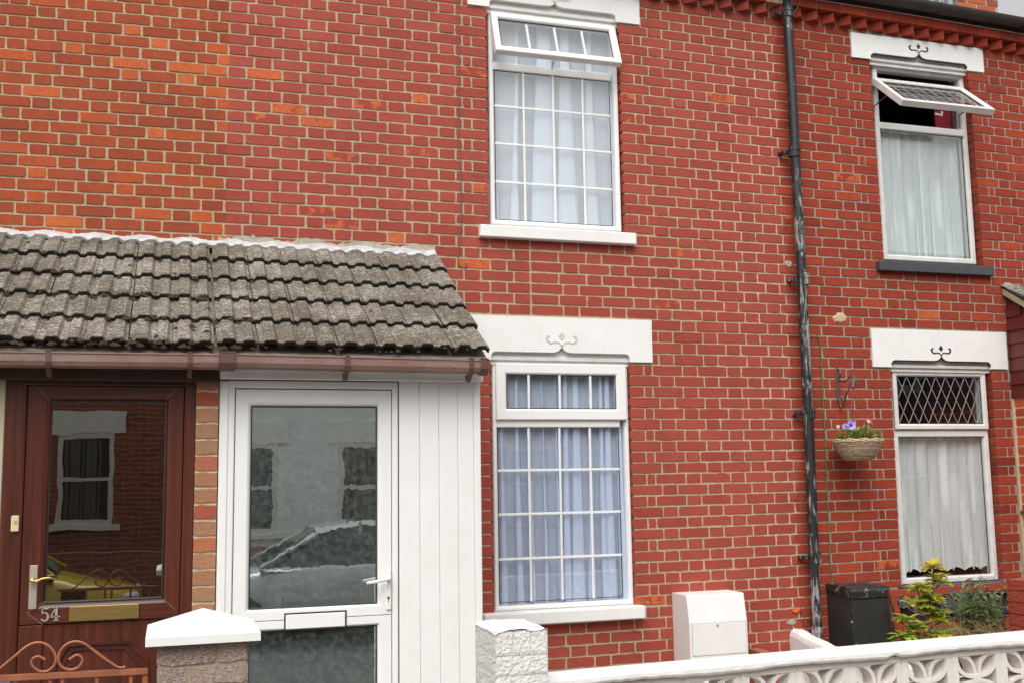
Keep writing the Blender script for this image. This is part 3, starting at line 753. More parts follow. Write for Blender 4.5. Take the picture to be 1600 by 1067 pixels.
# ---------------------------------------------------------------- windows
YF = .028    # frame face of the middle windows
def frame_prof(d, y): return [(0, y+.012), (.006, y+.002), (.010, y), (d-.014, y), (d-.006, y+.006), (d, y+.020), (d, y+.06), (0, y+.06)]
def sash_prof(d, y): return [(0, y+.02), (0, y+.004), (.005, y), (d-.016, y), (d-.008, y+.005), (d-.002, y+.016), (d, y+.018), (d, y+.04), (0, y+.04)]
def window_fixed(win, r, gx, gz, y, glassmat, upv, barw=.016):
    """glazed light: r=(x0,x1,z0,z1) sight size; gx,gz bar positions"""
    x0, x1, z0, z1 = r
    mb = MB(); mb.quad((x0-.01, y+.018, z0-.01), (x1+.01, y+.018, z0-.01), (x1+.01, y+.018, z1+.01), (x0-.01, y+.018, z1+.01)); mb.build('pane', glassmat, win)
    mb = MB(); mb.ring(x0-.001, x1+.001, z0-.001, z1+.001, [(0, y+.012), (.0045, y+.013), (.0045, y+.017), (0, y+.017)]); mb.build('gasket', 'gasket', win)
    for x in gx: mb = MB(); mb.box(x-barw/2, x+barw/2, y+.009, y+.0172, z0, z1, .002); mb.build('glazing_bar', upv, win)
    for z in gz: mb = MB(); mb.box(x0, x1, y+.0098, y+.0170, z-barw/2, z+barw/2, .002); mb.build('glazing_bar', upv, win)
def wpart(name, hk, base, label):
    o = bpy.data.objects.new(name, None); COL.objects.link(o); o.parent = houses[hk]; o.location = Vector(base)-origin_of(houses[hk]); o.empty_display_size = .1
    WO[o.name] = Vector(base); o['label'] = label; return o
# ---- lower middle window
win = wpart('window', 'M', (2.6, 0, .85), 'ground floor gridded window beside the white porch')
X0, X1, Z0, Z1 = rc((770, 565), (981.5, 568), (990, 944), (772, 955), YF)
r = rc((777.6, 666), (968, 666), (973.4, 932), (782, 941.5), YF)
fr = rc((789.3, 588), (959.7, 590), (960, 638.5), (790, 637.4), YF)
sr_ = rc((772.6, 566.6), (979, 570), (975.5+2, 655.8), (773, 655.4), YF)
zt = (at(870, 656, YF)[1]+at(870, 667, YF)[1])/2
mb = MB(); mb.ring(X0, X1, Z0, Z1, frame_prof(r[0]-X0-.002, YF)); mb.build('window_frame', 'upvc', win)
mb = MB(); mb.box(r[0]-.01, r[1]+.01, YF, YF+.05, at(870, 667, YF)[1], at(870, 655, YF)[1], .005); mb.build('transom', 'upvc', win)
mb = MB(); d_ = sr_[3]-fr[3]; mb.ring(sr_[0]+.006, sr_[1]-.006, sr_[2], sr_[3]-.002, sash_prof(fr[2]-sr_[2], YF-.022)); mb.build('vent_sash', 'upvc', win)
fr = (sr_[0]+.006+(fr[2]-sr_[2]), sr_[1]-.006-(fr[2]-sr_[2]), fr[2], sr_[3]-.002-(fr[2]-sr_[2]))
window_fixed(win, fr, [at(x, 612, YF)[0] for x in (825.5, 873.8, 922)], [], YF-.022, 'glass', 'upvc')
window_fixed(win, r, [(at(a, 667, YF+.02)[0]+at(b, 936, YF+.02)[0])/2 for a, b in ((825.7, 829), (874, 878), (921.6, 926))],
             [(at(779, a, YF+.02)[1]+at(968, b, YF+.02)[1])/2 for a, b in ((734.8, 732.4), (803.2, 799), (873.5, 866.4))], YF, 'glass', 'upvc')
sx1, sz1 = at(1009, 945.7, -.075); sz0 = at(1009, 966, -.075)[1]; sx0 = at(757, 960, -.075)[0]
mb = MB(); mb.box(sx0, sx1, -.075, YF+.03, sz0, sz1, .008); mb.build('sill', 'stucco', win)
for px in (795, 965):
    p = at(px, 951 if px < 900 else 942, YF-.004); mb = MB(); mb.box(p[0]-.014, p[0]+.014, YF-.006, YF+.01, p[1]-.006, p[1]+.006, .002); mb.build('drain_cap', 'upvc', win)
# ---- upper middle window, vent ajar
win = wpart('window', 'M', (2.6, 0, 3.4), 'upstairs gridded window with its top vent ajar')
X0, X1, Z0, Z1 = rc((763, 16), (962, 42), (973.5, 362.6), (766.5, 350.6), YF)
r = rc((773, 108.7), (952, 127.5), (960, 353), (775.6, 343), YF)
zta = (at(773, 97, YF)[1]+at(957, 116, YF)[1])/2
mb = MB(); mb.ring(X0, X1, Z0, Z1, frame_prof(r[0]-X0-.002, YF)); mb.build('window_frame', 'upvc', win)
mb = MB(); mb.box(r[0]-.01, r[1]+.01, YF, YF+.05, r[3], zta, .005); mb.build('transom', 'upvc', win)
mb = MB(); mb.box(r[0]+.02, r[1]-.02, YF+.012, YF+.045, zta+.001, Z1-.03, 0) if False else None
window_fixed(win, r, [(at(a, 118, YF+.02)[0]+at(b, 348, YF+.02)[0])/2 for a, b in ((816.9, 820.6), (863, 867.5), (908.7, 914.4))],
             [(at(775, a, YF+.02)[1]+at(955, b, YF+.02)[1])/2 for a, b in ((165.4, 183.8), (225, 239.3), (283.9, 298))], YF, 'glass_upper', 'upvc')
def open_sash(win, hx0, hx1, hz, length, ang, yh, inset, bars_x, bars_z, mat, gm, lead=None, stays=True):
    """top-hung sash swung outwards by ang about its top edge"""
    ca, sa = math.cos(ang), math.sin(ang)
    def fn(v):
        x, y, z = v; dy, dz = y, z          # local: z from -length..0, y thickness (front = negative)
        return (x, yh+dy*ca+dz*sa, hz+dz*ca-dy*sa)
    mb = MB(); mb.ring(hx0, hx1, -length, 0, [(0, .03), (0, -.016), (.005, -.02), (inset-.014, -.02), (inset-.006, -.013), (inset, .0), (inset, .022), (.02, .036)])
    s_ = mb.build('vent_sash', mat, win, fn=fn)
    a, b, c, d = hx0+inset, hx1-inset, -length+inset, -inset
    mb = MB(); mb.quad((a-.008, .004, c-.008), (b+.008, .004, c-.008), (b+.008, .004, d+.008), (a-.008, .004, d+.008)); mb.build('pane', gm, win, fn=fn)
    mb = MB(); mb.ring(a-.001, b+.001, c-.001, d+.001, [(0, -.006), (.004, -.005), (.004, .002), (0, .002)]); mb.build('gasket', 'gasket', win, fn=fn)
    for k in range(bars_x):
        x = a+(b-a)*(k+1)/(bars_x+1); w_ = .005 if lead else .016
        mb = MB(); mb.box(x-w_/2, x+w_/2, .0005 if lead else .006, .0028 if lead else .014, c, d, 0); mb.build('glazing_bar', lead or mat, win, fn=fn)
    for k in range(bars_z):
        z = c+(d-c)*(k+1)/(bars_z+1); w_ = .005 if lead else .016
        mb = MB(); mb.box(a, b, .0003, .0026, z-w_/2, z+w_/2, 0); mb.build('glazing_bar', lead or mat, win, fn=fn)
    return fn
hx0, hz = at(766, 22, .01); hx1, hz2 = at(959, 43, .01); 
open_sash(win, hx0, hx1, (hz+hz2)/2, .350, math.radians(20), .012, .052, 3, 0, 'upvc', 'glass_upper')
mb = MB(); p = P3(866, 97, -.07); mb.tube([p, p+Vector((0, .03, .0)), p+Vector((0, .05, -.04))], .009, 6); mb.build('vent_handle', 'upvc', win)
sx0, _ = at(751, 360, -.055); sx1, _ = at(995, 374, -.055)
mb = MB(); mb.box(sx0, sx1, -.055, YF+.03, (at(751, 369.3, -.055)[1]+at(995, 382.5, -.055)[1])/2, (at(751, 350.6, -.055)[1]+at(995, 364.5, -.055)[1])/2, .006); mb.build('sill', 'stucco', win)
# ---- lower right window, diamond leaded fanlight
YR = .055
win = wpart('window', 'R', (5.8, 0, .85), 'ground floor window with diamond leaded fanlight')
X0, X1, Z0, Z1 = rc((1391.5, 576), (1538.5, 579), (1560.5, 905), (1408.5, 914.3), YR)
r = rc((1399.8, 682), (1535, 682), (1546.9, 894), (1409.9, 903), YR)
mb = MB(); mb.ring(X0, X1, Z0, Z1, frame_prof(.052, YR)); mb.build('window_frame', 'upvc_old', win)
zt0, zt1 = at(1470, 682, YR)[1], at(1470, 671, YR)[1]
mb = MB(); mb.box(X0+.03, X1-.04, YR-.002, YR+.05, zt0, zt1, .006); mb.build('transom', 'upvc_old', win)
mb = MB(); sr_ = (X0+.008, X1-.012, zt1+.003, Z1-.012); fr = rc((1403, 592.9), (1526.6, 595), (1530.5, 659.8), (1405.8, 659.8), YR-.02)
ins = .046
mb.ring(*sr_, sash_prof(ins, YR-.022)); mb.build('vent_sash', 'upvc_old', win)
fr = (sr_[0]+ins, sr_[1]-ins, sr_[2]+ins, sr_[3]-ins)
window_fixed(win, fr, [], [], YR-.022, 'glass', 'upvc_old')
# diamond leading
mb = MB(); dx = (fr[1]-fr[0])/8.6; slope = 2.02*(1); hh = fr[3]-fr[2]
for sgn in (1, -1):
    for k in range(-6, 16):
        xa = fr[0]+dx*k; 
        # line x = xa + sgn*t/slope , z = z0 + t
        pts = []
        for t in (0, hh):
            pts.append((xa+sgn*t/slope, fr[2]+t))
        (ax, az), (bx, bz) = pts
        def cut(xq): tq = (xq-ax)/(bx-ax); return (xq, az+tq*(bz-az))
        lo, hi = min(ax, bx), max(ax, bx)
        if hi < fr[0] or lo > fr[1]: continue
        if ax < fr[0]: ax, az = cut(fr[0])
        if bx < fr[0]: bx, bz = cut(fr[0])
        if ax > fr[1]: ax, az = cut(fr[1])
        if bx > fr[1]: bx, bz = cut(fr[1])
        if abs(ax-bx) < .004: continue
        mb.bar([(ax, az), (bx, bz)], .0036, YR-.008, YR-.0045)
mb.build('diamond_leading', 'lead', win)
window_fixed(win, r, [], [], YR, 'glass', 'upvc_old')
z = at(1490, 911.5, -.02)[1]
mb = MB(); mb.box(X0-.08, 6.40, -.06, YR+.03, z-.028, z, .004); mb.build('sill', 'slate_paint', win)
# ---- upper right window, vent wide open
win = wpart('window', 'R', (5.8, 0, 3.3), 'upstairs window with its top vent swung wide open')
X0, X1, Z0, Z1 = rc((1359.5, 98), (1504, 118.5), (1529, 416), (1384, 405), YR)
r = rc((1368.5, 199), (1503, 214), (1519, 409), (1385.5, 400), YR)
mb = MB(); mb.ring(X0, X1, Z0, Z1, frame_prof(.050, YR)); mb.build('window_frame', 'upvc_old', win)
zt1 = (at(1367, 187.5, YR)[1]+at(1501.6, 206, YR)[1])/2
mb = MB(); mb.box(X0+.03, X1-.04, YR-.004, YR+.05, r[3]-.006, zt1, .006); mb.build('transom', 'upvc_old', win)
window_fixed(win, (r[0], r[1], r[2], r[3]-.006), [], [], YR, 'glass_upper', 'upvc_old')
hx0, ha = at(1362.4, 123, .03); hx1, hb = at(1502.6, 142.3, .03)
p1 = P3(1408.8, 157.8, -.312); p2 = P3(1554.6, 177, -.318)
hz = (ha+hb)/2; bz = (p1.z+p2.z)/2; Lh = math.hypot(.345, hz-bz); ang = math.atan2(.345, hz-bz)
open_sash(win, hx0, hx1, hz, Lh, ang, .03, .046, 8, 2, 'upvc_old', 'glass_upper', lead='lead')
for x, px in ((hx0+.02, 0), (hx1-.02, 1)):
    mb = MB(); q = Vector((x, .03-.345*.55, hz-(hz-bz)*.55)); mb.tube([q, Vector((x, .06, zt1+.12))], .006, 5); mb.tube([Vector((x, .06, zt1+.12)), Vector((x, .06, zt1+.02))], .006, 5); mb.build('window_stay', 'bracket_iron', win)
pb = P3(1472, 181, -.20); mb = MB(); mb.tube([pb+Vector((0, 0, .03)), pb, pb+Vector((-.05, .02, .015))], .010, 6); mb.build('vent_handle', 'upvc_old', win)
sx0, _ = at(1375, 414, -.05); sx1, _ = at(1554.4, 425, -.05)
mb = MB(); mb.box(sx0, sx1, -.05, YR+.03, (at(1376, 423, -.05)[1]+at(1554.4, 431, -.05)[1])/2, (at(1374, 405.5, -.05)[1]+at(1554.4, 418, -.05)[1])/2, .005); mb.build('sill', 'slate_paint', win)
# red cloth and pale cloth inside upper right
mb = MB(); a = P3(1459, 180, .20); b = P3(1476, 200, .20); mb.box(a.x, b.x+.06, .18, .20, b.z-.1, a.z+.12, .004)
o = mb.build('crimson_curtain', 'red_cloth'); tag(o, 'crimson curtain hanging inside the wide open upstairs vent', 'curtain')

# ---------------------------------------------------------------- curtains
def curtain(name, x0, x1, z0, z1, y, mat, label, folds, amp, over, seed, scallop=0, gather=0.0, rod=False, mx=None):
    rnd = random.Random(seed); mb = MB(); nz = 18; n = folds*10; uv = []
    ph = [rnd.uniform(-.9, .9) for _ in range(folds+1)]; am = [rnd.uniform(.55, 1.3) for _ in range(folds+1)]; ov = [rnd.uniform(.3, 1.4) for _ in range(folds+1)]
    wd = [rnd.uniform(.55, 1.5) for _ in range(folds)]; tot = sum(wd); cum = [0]
    for q in wd: cum.append(cum[-1]+q/tot)
    for j in range(nz+1):
        t = j/nz; zz = z0+(z1-z0)*t
        for i in range(n+1):
            f = i/10; k = min(int(f), folds-1); fr_ = f-k; s_ = cum[k]+(cum[k+1]-cum[k])*fr_
            a = am[k]*(1-fr_)+am[k+1]*fr_; o_ = ov[k]*(1-fr_)+ov[k+1]*fr_; p = ph[k]*(1-fr_)+ph[k+1]*fr_
            ang = 2*math.pi*fr_+ .5*math.sin(3*t+p*3)*(.3+.7*(1-t))
            flare = .55+.45*(1-t)
            x = x0+(x1-x0)*s_+over*o_*math.sin(2*ang if 0 else ang)*(x1-x0)/folds*flare
            yy = y+amp*a*math.cos(ang)*flare
            z_ = zz
            if scallop and j == 0: z_ = zz+scallop*abs(math.sin(math.pi*i/10*1.5))
            mb.v.append((x, yy, z_)); mb.c.append((0, 0, 0)); uv.append((s_*(x1-x0)*2.0/1.0, t*(z1-z0)))
    for j in range(nz):
        for i in range(n): a = j*(n+1)+i; mb.f.append((a, a+1, a+n+2, a+n+1))
    mb.uv = uv
    o = mb.build(name, mat, smooth=True); tag(o, label, 'curtain'); return o
curtain('voile_curtain', at(772, 0, .1)[0]-.06, at(985, 800, .1)[0]+.05, .82, 2.45, .082, 'voile', 'pale blue voile curtain behind the ground floor gridded window', 12, .026, .62, 4)
curtain('voile_curtain', 2.03, 3.10, 3.40, 4.98, .085, 'voile2', 'pale blue voile curtain in the upstairs window with ajar vent', 6, .026, .62, 11)
zl = at(1470, 903, .12)[1]
curtain('lace_curtain', 5.24, 6.27, zl-.0+.05, 2.0, .125, 'lace2', 'white lace curtain with scalloped hem below the diamond leaded fanlight', 12, .026, .30, 21, scallop=.030)
curtain('lace_curtain', 5.22, 6.16, 3.325, at(1440, 209, .12)[1], .13, 'lace', 'white lace curtain with scalloped hem in the upper right window', 10, .026, .32, 31, scallop=.022)
z = at(1440, 209, .12)[1]
mb = MB(); mb.tube([(5.2, .13, z), (6.3, .13, z)], .006, 6); o = mb.build('curtain_wire', 'bracket_iron'); tag(o, 'thin wire holding up the lace curtain in the upper right window', 'curtain wire')

# ---------------------------------------------------------------- porch
YP = -1.08
porch = empty('double_porch', (.4, YP/2, 0), 'double lean-to porch with weathered tiled roof over the brown and white doors', 'porch')
ridge_z, eave_z, eave_y, XV = 3.175, 2.385, -1.20, 1.695
slopeL = math.hypot(-eave_y, ridge_z-eave_z); ang = math.atan2(ridge_z-eave_z, -eave_y)
sl = Vector((0, -math.cos(ang), -math.sin(ang))); nr = Vector((0, -math.sin(ang), math.cos(ang)))
TW = .212; gauge = slopeL/5
PROF = [(0, .010), (.022, .010), (.036, .028), (.086, .030), (.102, .010), (.128, .009), (.142, .023), (.184, .025), (.198, .009), (TW-.004, .008)]
def tile_mesh(variant, tone, half=False):
    rnd = random.Random(variant); me = bpy.data.meshes.new('tile'); L = gauge+.05
    prof = PROF; n = len(prof); vs = []; cs = []
    for k, (t, th) in enumerate(((0, 0), (.985, 0), (1.0, 1))):
        for x, h in prof:
            j = rnd.uniform(-.0012, .0012); lift = .032*t+.006
            p = Vector((x, 0, 0))+sl*(L*t-.05)+nr*(h*1.0+lift+j)-(nr*.006 if k == 2 else nr*0)
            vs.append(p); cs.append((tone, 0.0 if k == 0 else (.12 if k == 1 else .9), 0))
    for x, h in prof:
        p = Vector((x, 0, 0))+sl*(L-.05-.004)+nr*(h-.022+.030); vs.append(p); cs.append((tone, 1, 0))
    fs = []
    for k in range(3):
        for i in range(n-1): fs.append((k*n+i, k*n+i+1, (k+1)*n+i+1, (k+1)*n+i))
    # sides
    fs.append((n-1, 2*n-1, 3*n-1, 4*n-1)); fs.append((0, 3*n, 2*n, n))
    me.from_pydata(vs, [], fs); a = me.color_attributes.new('bc', 'FLOAT_COLOR', 'POINT'); a.data.foreach_set('color', [q for c in cs for q in (*c, 1.0)])
    me.materials.append(MT['tile']); return me
TM = [tile_mesh(k, .15+.14*k) for k in range(6)]
rt = random.Random(4)
ncol = 14
for rrow in range(5):
    d0 = gauge*rrow
    for c in range(ncol):
        x = XV-TW*(c+1)-(.010 if c >= 7 else 0)
        base = Vector((x, 0, ridge_z))+sl*d0+nr*(.002 if c < 7 else -.004)
        inst('tile', TM[rt.randrange(6)], base+Vector((rt.uniform(-.002, .002), 0, 0))+sl*rt.uniform(-.006, .006), porch, (rt.uniform(-.006, .006), rt.uniform(-.004, .004), rt.uniform(-.006, .006)))
# felt/batten slab below tiles
mb = MB(); A = Vector((-1.35, 0, ridge_z))-nr*.02; B = A+sl*slopeL; C = B+Vector((XV-.01+1.35, 0, 0)); D_ = A+Vector((XV-.01+1.35, 0, 0))
mb.add([A, B, C, D_, A-nr*.06, B-nr*.06, C-nr*.06, D_-nr*.06], [(0, 1, 2, 3), (4, 7, 6, 5), (1, 5, 6, 2), (3, 2, 6, 7), (0, 4, 5, 1)])
mb.build('roof_deck', 'cement', porch)
# moss clumps along the laps
mb = MB(); rm = random.Random(8)
for k in range(460):
    row = rm.choice([1, 2, 3, 3, 4, 4, 5, 5]); x = rm.uniform(-1.25, 1.6) if rm.random() < .35 else rm.uniform(-1.25, .45)
    o_ = rm.gauss(0, .012) if rm.random() < .82 else rm.uniform(-.2, 0)
    c = Vector((x, 0, ridge_z))+sl*(gauge*row+o_+.005)+nr*(.022 if rm.random() < .8 else .045); rr = rm.uniform(.009, .024)*(1.0 if x < .45 else .7)
    vs = []; nn = 6
    for a in range(nn):
        th = 2*math.pi*a/nn; vs.append(c+Vector((math.cos(th)*rr*rm.uniform(.8, 1.3), 0, 0))+sl*math.sin(th)*rr*.8)
    vs.append(c+nr*rr*.8)
    mb.add(vs, [(a, (a+1) % nn, nn) for a in range(nn)])
o = mb.build('moss', 'moss', porch); o['kind'] = 'stuff'
# flashing strip against the wall, following the tile rolls
mb = MB(); rf = random.Random(2); xs = [-1.3+.018*k for k in range(int((XV-.01+1.3)/.018)+1)]; n = len(xs)
vs = []
for x in xs:
    u = ((XV-x) % TW)
    h = 0
    for (a, ha), (b, hb) in zip(PROF, PROF[1:]):
        uu = TW-u
        if a <= uu <= b: h = ha+(hb-ha)*(uu-a)/(b-a)
    w_ = .044+.006*math.sin(x*9)+rf.uniform(-.004, .004)+(.006 if x > .45 else 0); up = .030+.008*math.sin(x*23)+rf.uniform(-.003, .003)
    top = Vector((x, -.016, ridge_z+up+.028)); mid = Vector((x, -.022, ridge_z+.032+h*.5)); low = Vector((x, 0, ridge_z))+sl*w_+nr*(.034+h*.9)
    vs += [Vector((x, .004, ridge_z+up+.030)), top, mid, low, low-nr*.02]
fs = [(i*5+k, (i+1)*5+k, (i+1)*5+k+1, i*5+k+1) for i in range(n-1) for k in range(4)]
mb.add(vs, fs); mb.build('flashing', 'whiteflash', porch)
# cement fillet above the right half
mb = MB(); xs = [.25+.02*k for k in range(72)]; vs = []
for x in xs:
    vs += [(x, -.002, ridge_z+.075+rf.uniform(0, .022)+.012*math.sin(x*17)), (x, -.012, ridge_z+.045), (x, -.016, ridge_z+.02)]
mb.add(vs, [(i*3+k, (i+1)*3+k, (i+1)*3+k+1, i*3+k+1) for i in range(len(xs)-1) for k in range(2)]); mb.build('cement_fillet', 'cement', porch)
# gutter (square section), two lengths with a union, end cap, brackets
YG = -1.285
def gutlen(x0, x1, za, zb, zta, ztb, mat, name):
    mb = MB(); sec = [(0, 0), (.0, -.045), (.010, -.066), (.028, -.074), (.075, -.074), (.09, -.06), (.095, 0), (.090, 0), (.084, -.055), (.07, -.069), (.03, -.069), (.012, -.058), (.006, -.04), (.006, 0)]
    n = len(sec); vs = [(x0, YG+a, zta+b) for a, b in sec]+[(x1, YG+a, ztb+b) for a, b in sec]
    mb.add(vs, [(i, (i+1) % n, n+(i+1) % n, n+i) for i in range(n)]+[tuple(range(n))[::-1], tuple(range(n, 2*n))])
    # rolled front bead
    mb.tube([(x0, YG-.001, zta-.004), (x1, YG-.001, ztb-.004)], .0045, 6)
    return mb.build(name, mat, porch)
gz = [at(px, py, YG)[1] for px, py in ((0, 549), (352, 553), (765, 562))]
xa, xb, xc = at(-200, 549, YG)[0], at(352, 560, YG)[0], at(764, 570, YG)[0]
g1 = gutlen(xa, xb, 0, 0, gz[0]-.0, gz[1], 'gutter_brown', 'gutter'); g2 = gutlen(xb+.004, xc, 0, 0, gz[1]+.004, gz[2], 'gutter_brown', 'gutter')
def gutter_clip(px, zt, wd, parent, name, leg=True, thick=.006):
    x = at(px, 560, YG)[0]; mb = MB()
    mb.bar([(0, 0)], .01, 0, 0) if False else None
    sec = [(-thick, .006), (-thick, -.048), (.006, -.074), (.028, -.082), (.08, -.082)]
    for (a, b), (c, d) in zip(sec, sec[1:]):
        mb.add([(x-wd/2, YG+a, zt+b), (x+wd/2, YG+a, zt+b), (x+wd/2, YG+c, zt+d), (x-wd/2, YG+c, zt+d), (x-wd/2, YG+a+.004, zt+b+.002), (x+wd/2, YG+a+.004, zt+b+.002), (x+wd/2, YG+c+.004, zt+d+.003), (x-wd/2, YG+c+.004, zt+d+.003)],
               [(0, 1, 2, 3), (0, 3, 7, 4), (1, 5, 6, 2), (4, 7, 6, 5), (0, 4, 5, 1), (2, 6, 7, 3)])
    mb.box(x-wd/2, x+wd/2, YG-thick, YG+.02, zt+.001, zt+.010, .002)
    if leg: mb.add([(x-wd/2, YG+.03, zt-.082), (x+wd/2, YG+.03, zt-.082), (x+wd/2, YG+.10, zt-.082), (x-wd/2, YG+.10, zt-.082), (x-wd/2, YG+.08, zt-.118), (x+wd/2, YG+.08, zt-.118)], [(0, 1, 2, 3), (0, 4, 5, 1), (3, 2, 5, 4), (0, 3, 4), (1, 5, 2)])
    mb.build(name, 'bracket', parent)
gutter_clip(75, gz[0]+.002, .024, g1, 'gutter_bracket'); gutter_clip(297, gz[1]-.002, .024, g1, 'gutter_bracket')
gutter_clip(543, (gz[1]+gz[2])/2, .026, g2, 'gutter_bracket'); gutter_clip(737, gz[2], .026, g2, 'gutter_bracket')
gutter_clip(355, gz[1]+.002, .085, g2, 'gutter_union', leg=False, thick=.009)
gutter_clip(757, gz[2], .045, g2, 'gutter_end_cap', leg=False, thick=.010)
# fascias
mb = MB(); mb.box(-1.35, at(342, 585, YP-.06)[0], YP-.06, YP-.035, 2.225, 2.385, .003); mb.build('fascia', simple('brown_fascia', (.035, .014, .011), (.05, .02, .015), rough=.5), porch)
mb = MB(); za = at(560, 594, YP-.05)[1]; mb.box(at(344, 585, YP-.06)[0], XV-.02, YP-.06, YP-.035, za, 2.385, .003); mb.build('fascia', 'upvc', porch)
# lintel block behind, porch body: side panel, ceiling so light does not leak
mb = MB(); mb.box(-1.35, XV-.03, YP+.0, YP+.06, 2.24, 2.36, 0); mb.build('head_beam', 'room_dark', porch)
mb = MB(); xsx = at(752, 700, YP)[0]-.012
mb.box(xsx-.05, xsx, YP+.03, -.004, -.1, 2.36, .002); mb.build('side_wall', 'upvc', porch)
mb = MB(); mb.add([(xsx, YP+.05, 2.30), (xsx, -.005, 2.30), (xsx, -.005, 3.12), (xsx, YP+.05, 2.42)], [(0, 1, 2, 3)]); mb.build('side_spandrel', 'upvc', porch)
mb = MB(); xm = at(322, 700, YP)[0]
mb.add([(-1.3, YP+.12, -.05), (xsx-.06, YP+.12, -.05), (xsx-.06, -.02, -.05), (-1.3, -.02, -.05), (-1.3, YP+.12, 2.3), (xsx-.06, YP+.12, 2.3), (xsx-.06, -.02, 2.3), (-1.3, -.02, 2.3)],
       [(0, 1, 2, 3), (4, 5, 6, 7), (3, 2, 6, 7), (0, 3, 7, 4)]); mb.build('porch_interior', 'room', porch)
mb = MB(); mb.box(xm-.04, xm+.04, YP+.10, -.02, -.04, 2.29); mb.build('partition', 'room', porch)
# brick pillar between the doors
px0, px1 = at(304.5, 700, YP)[0], at(341, 700, YP)[0]
pil = MB(); pil.box(px0+.002, px1-.003, YP+.006, YP+.11, -.1, 2.30); pil = pil.build('pillar', simple('pillar_mortar', (.60, .52, .39), (.48, .41, .30), rough=.95, scale=30, bump=.8), porch)
zt_ = at(322, 587, YP)[1]; pitch = (at(322, 588, YP)[1]-at(322, 588+25.2*10, YP)[1])/10; rp = random.Random(12)
for k in range(25):
    me = brick_mesh(px1-px0-.003, pitch-.014, rp.random(), 0, rp.randrange(5), 'porch_brick', False, .0017)
    inst('brick', me, ((px0+px1)/2-.001, YP+rp.uniform(-.002, .001), zt_-pitch*(k+.5)+.004), pil)
# ---- brown door (number 54)
def dprof(d, y, back=.05): return [(0, y+.008), (.004, y), (d-.022, y), (d-.016, y+.003), (d-.010, y+.010), (d, y+.018), (d, y+back), (0, y+back)]
DX0, DX1, DZ1 = at(6, 700, YP)[0], at(305.5, 700, YP)[0], at(150, 586, YP)[1]
mb = MB(); mb.box(DX0, at(39, 700, YP)[0], YP, YP+.08, -.1, DZ1, .006); mb.box(at(287, 700, YP)[0], DX1-.001, YP, YP+.08, -.1, DZ1, .006)
fr54 = mb.build('door_frame', 'wood_v', porch, label='rosewood brown frame of the left door')
mb = MB(); mb.box(DX0, DX1-.001, YP-.001, YP+.08, at(160, 602, YP)[1], DZ1+.03, .005); mb.build('frame_head', 'wood_h', fr54)
door = MB(); yd = YP+.004
g54 = rc((78, 626), (258, 626), (255, 936), (73, 938), yd); s54 = (at(40, 700, yd)[0], at(286, 700, yd)[0], at(160, 970, yd)[1], at(160, 603, yd)[1])
# stiles and rails (mitred around the pane)
def mitred(o, g, y):
    """four mitred members round a pane: left stile, right stile, bottom rail, top rail"""
    ox0, ox1, oz0, oz1 = o; x0, x1, z0, z1 = g
    steps = [(0, .045), (0, .010), (.03, .0), (.75, .0), (.86, .006), (1, .020), (1, .045)]
    C = {'bl': ((ox0, oz0), (x0, z0)), 'br': ((ox1, oz0), (x1, z0)), 'tr': ((ox1, oz1), (x1, z1)), 'tl': ((ox0, oz1), (x0, z1))}
    def P(q, s):
        c = C[q]; return (c[0][0]+(c[1][0]-c[0][0])*s[0], y+s[1], c[0][1]+(c[1][1]-c[0][1])*s[0])
    out = []
    for a, b in (('bl', 'tl'), ('br', 'tr'), ('bl', 'br'), ('tl', 'tr')):
        m = MB(); n = len(steps); m.add([P(a, q) for q in steps]+[P(b, q) for q in steps], [(i, (i+1) % n, n+(i+1) % n, n+i) for i in range(n)]); out.append(m)
    return out
q4 = mitred(s54, g54, yd); mb = MB(); mb.box(s54[0]+.002, s54[1]-.002, yd+.0455, yd+.050, s54[2], g54[2]-.001); mb.box(s54[0]+.002, s54[0]+.05, yd+.0455, yd+.050, g54[2], s54[3])
def door_root(name, x, z, label):
    o = bpy.data.objects.new(name, None); COL.objects.link(o); o.parent = porch; o.location = Vector((x, YP, z))-origin_of(porch); o.empty_display_size = .1; WO[o.name] = Vector((x, YP, z)); o['label'] = label; return o
d54 = door_root('front_door', (s54[0]+s54[1])/2, 0, 'rosewood brown glazed front door numbered 54')
for m_4, nm, mt4 in zip(q4, ('door_stile', 'door_stile', 'door_rail', 'door_rail'), ('wood_v', 'wood_v', 'wood_h', 'wood_h')): m_4.build(nm, mt4, d54)
MT['weld'] = simple('pale_weld_line', (.34, .22, .18))
for a, b, c, d in (((46, 593), (77, 624), 0, 0), ((289, 592), (259, 624), 0, 0), ((42, 957), (72, 938), 0, 0), ((274, 952), (256, 936), 0, 0), ((42, 957), (66, 975), 0, 0)):
    p, q = at(*a, yd), at(*b, yd); mb = MB(); mb.bar([p, q], .0016, yd-.0012, yd+.001); mb.build('mitre_joint', MT['weld'], d54)
mb = MB(); mb.quad((g54[0]-.004, yd+.018, g54[2]-.004), (g54[1]+.004, yd+.018, g54[2]-.004), (g54[1]+.004, yd+.018, g54[3]+.004), (g54[0]-.004, yd+.018, g54[3]+.004)); mb.build('pane', 'glass_brown', d54)
mb = MB(); mb.ring(g54[0]-.002, g54[1]+.002, g54[2]-.002, g54[3]+.002, [(0, yd+.010), (.006, yd+.012), (.006, yd+.017), (0, yd+.017)]); mb.build('gasket', 'gasket', d54)
mb = MB(); lx0, lx1 = at(66, 1000, yd)[0], at(262, 1000, yd)[0]; lz1 = s54[2]-.004
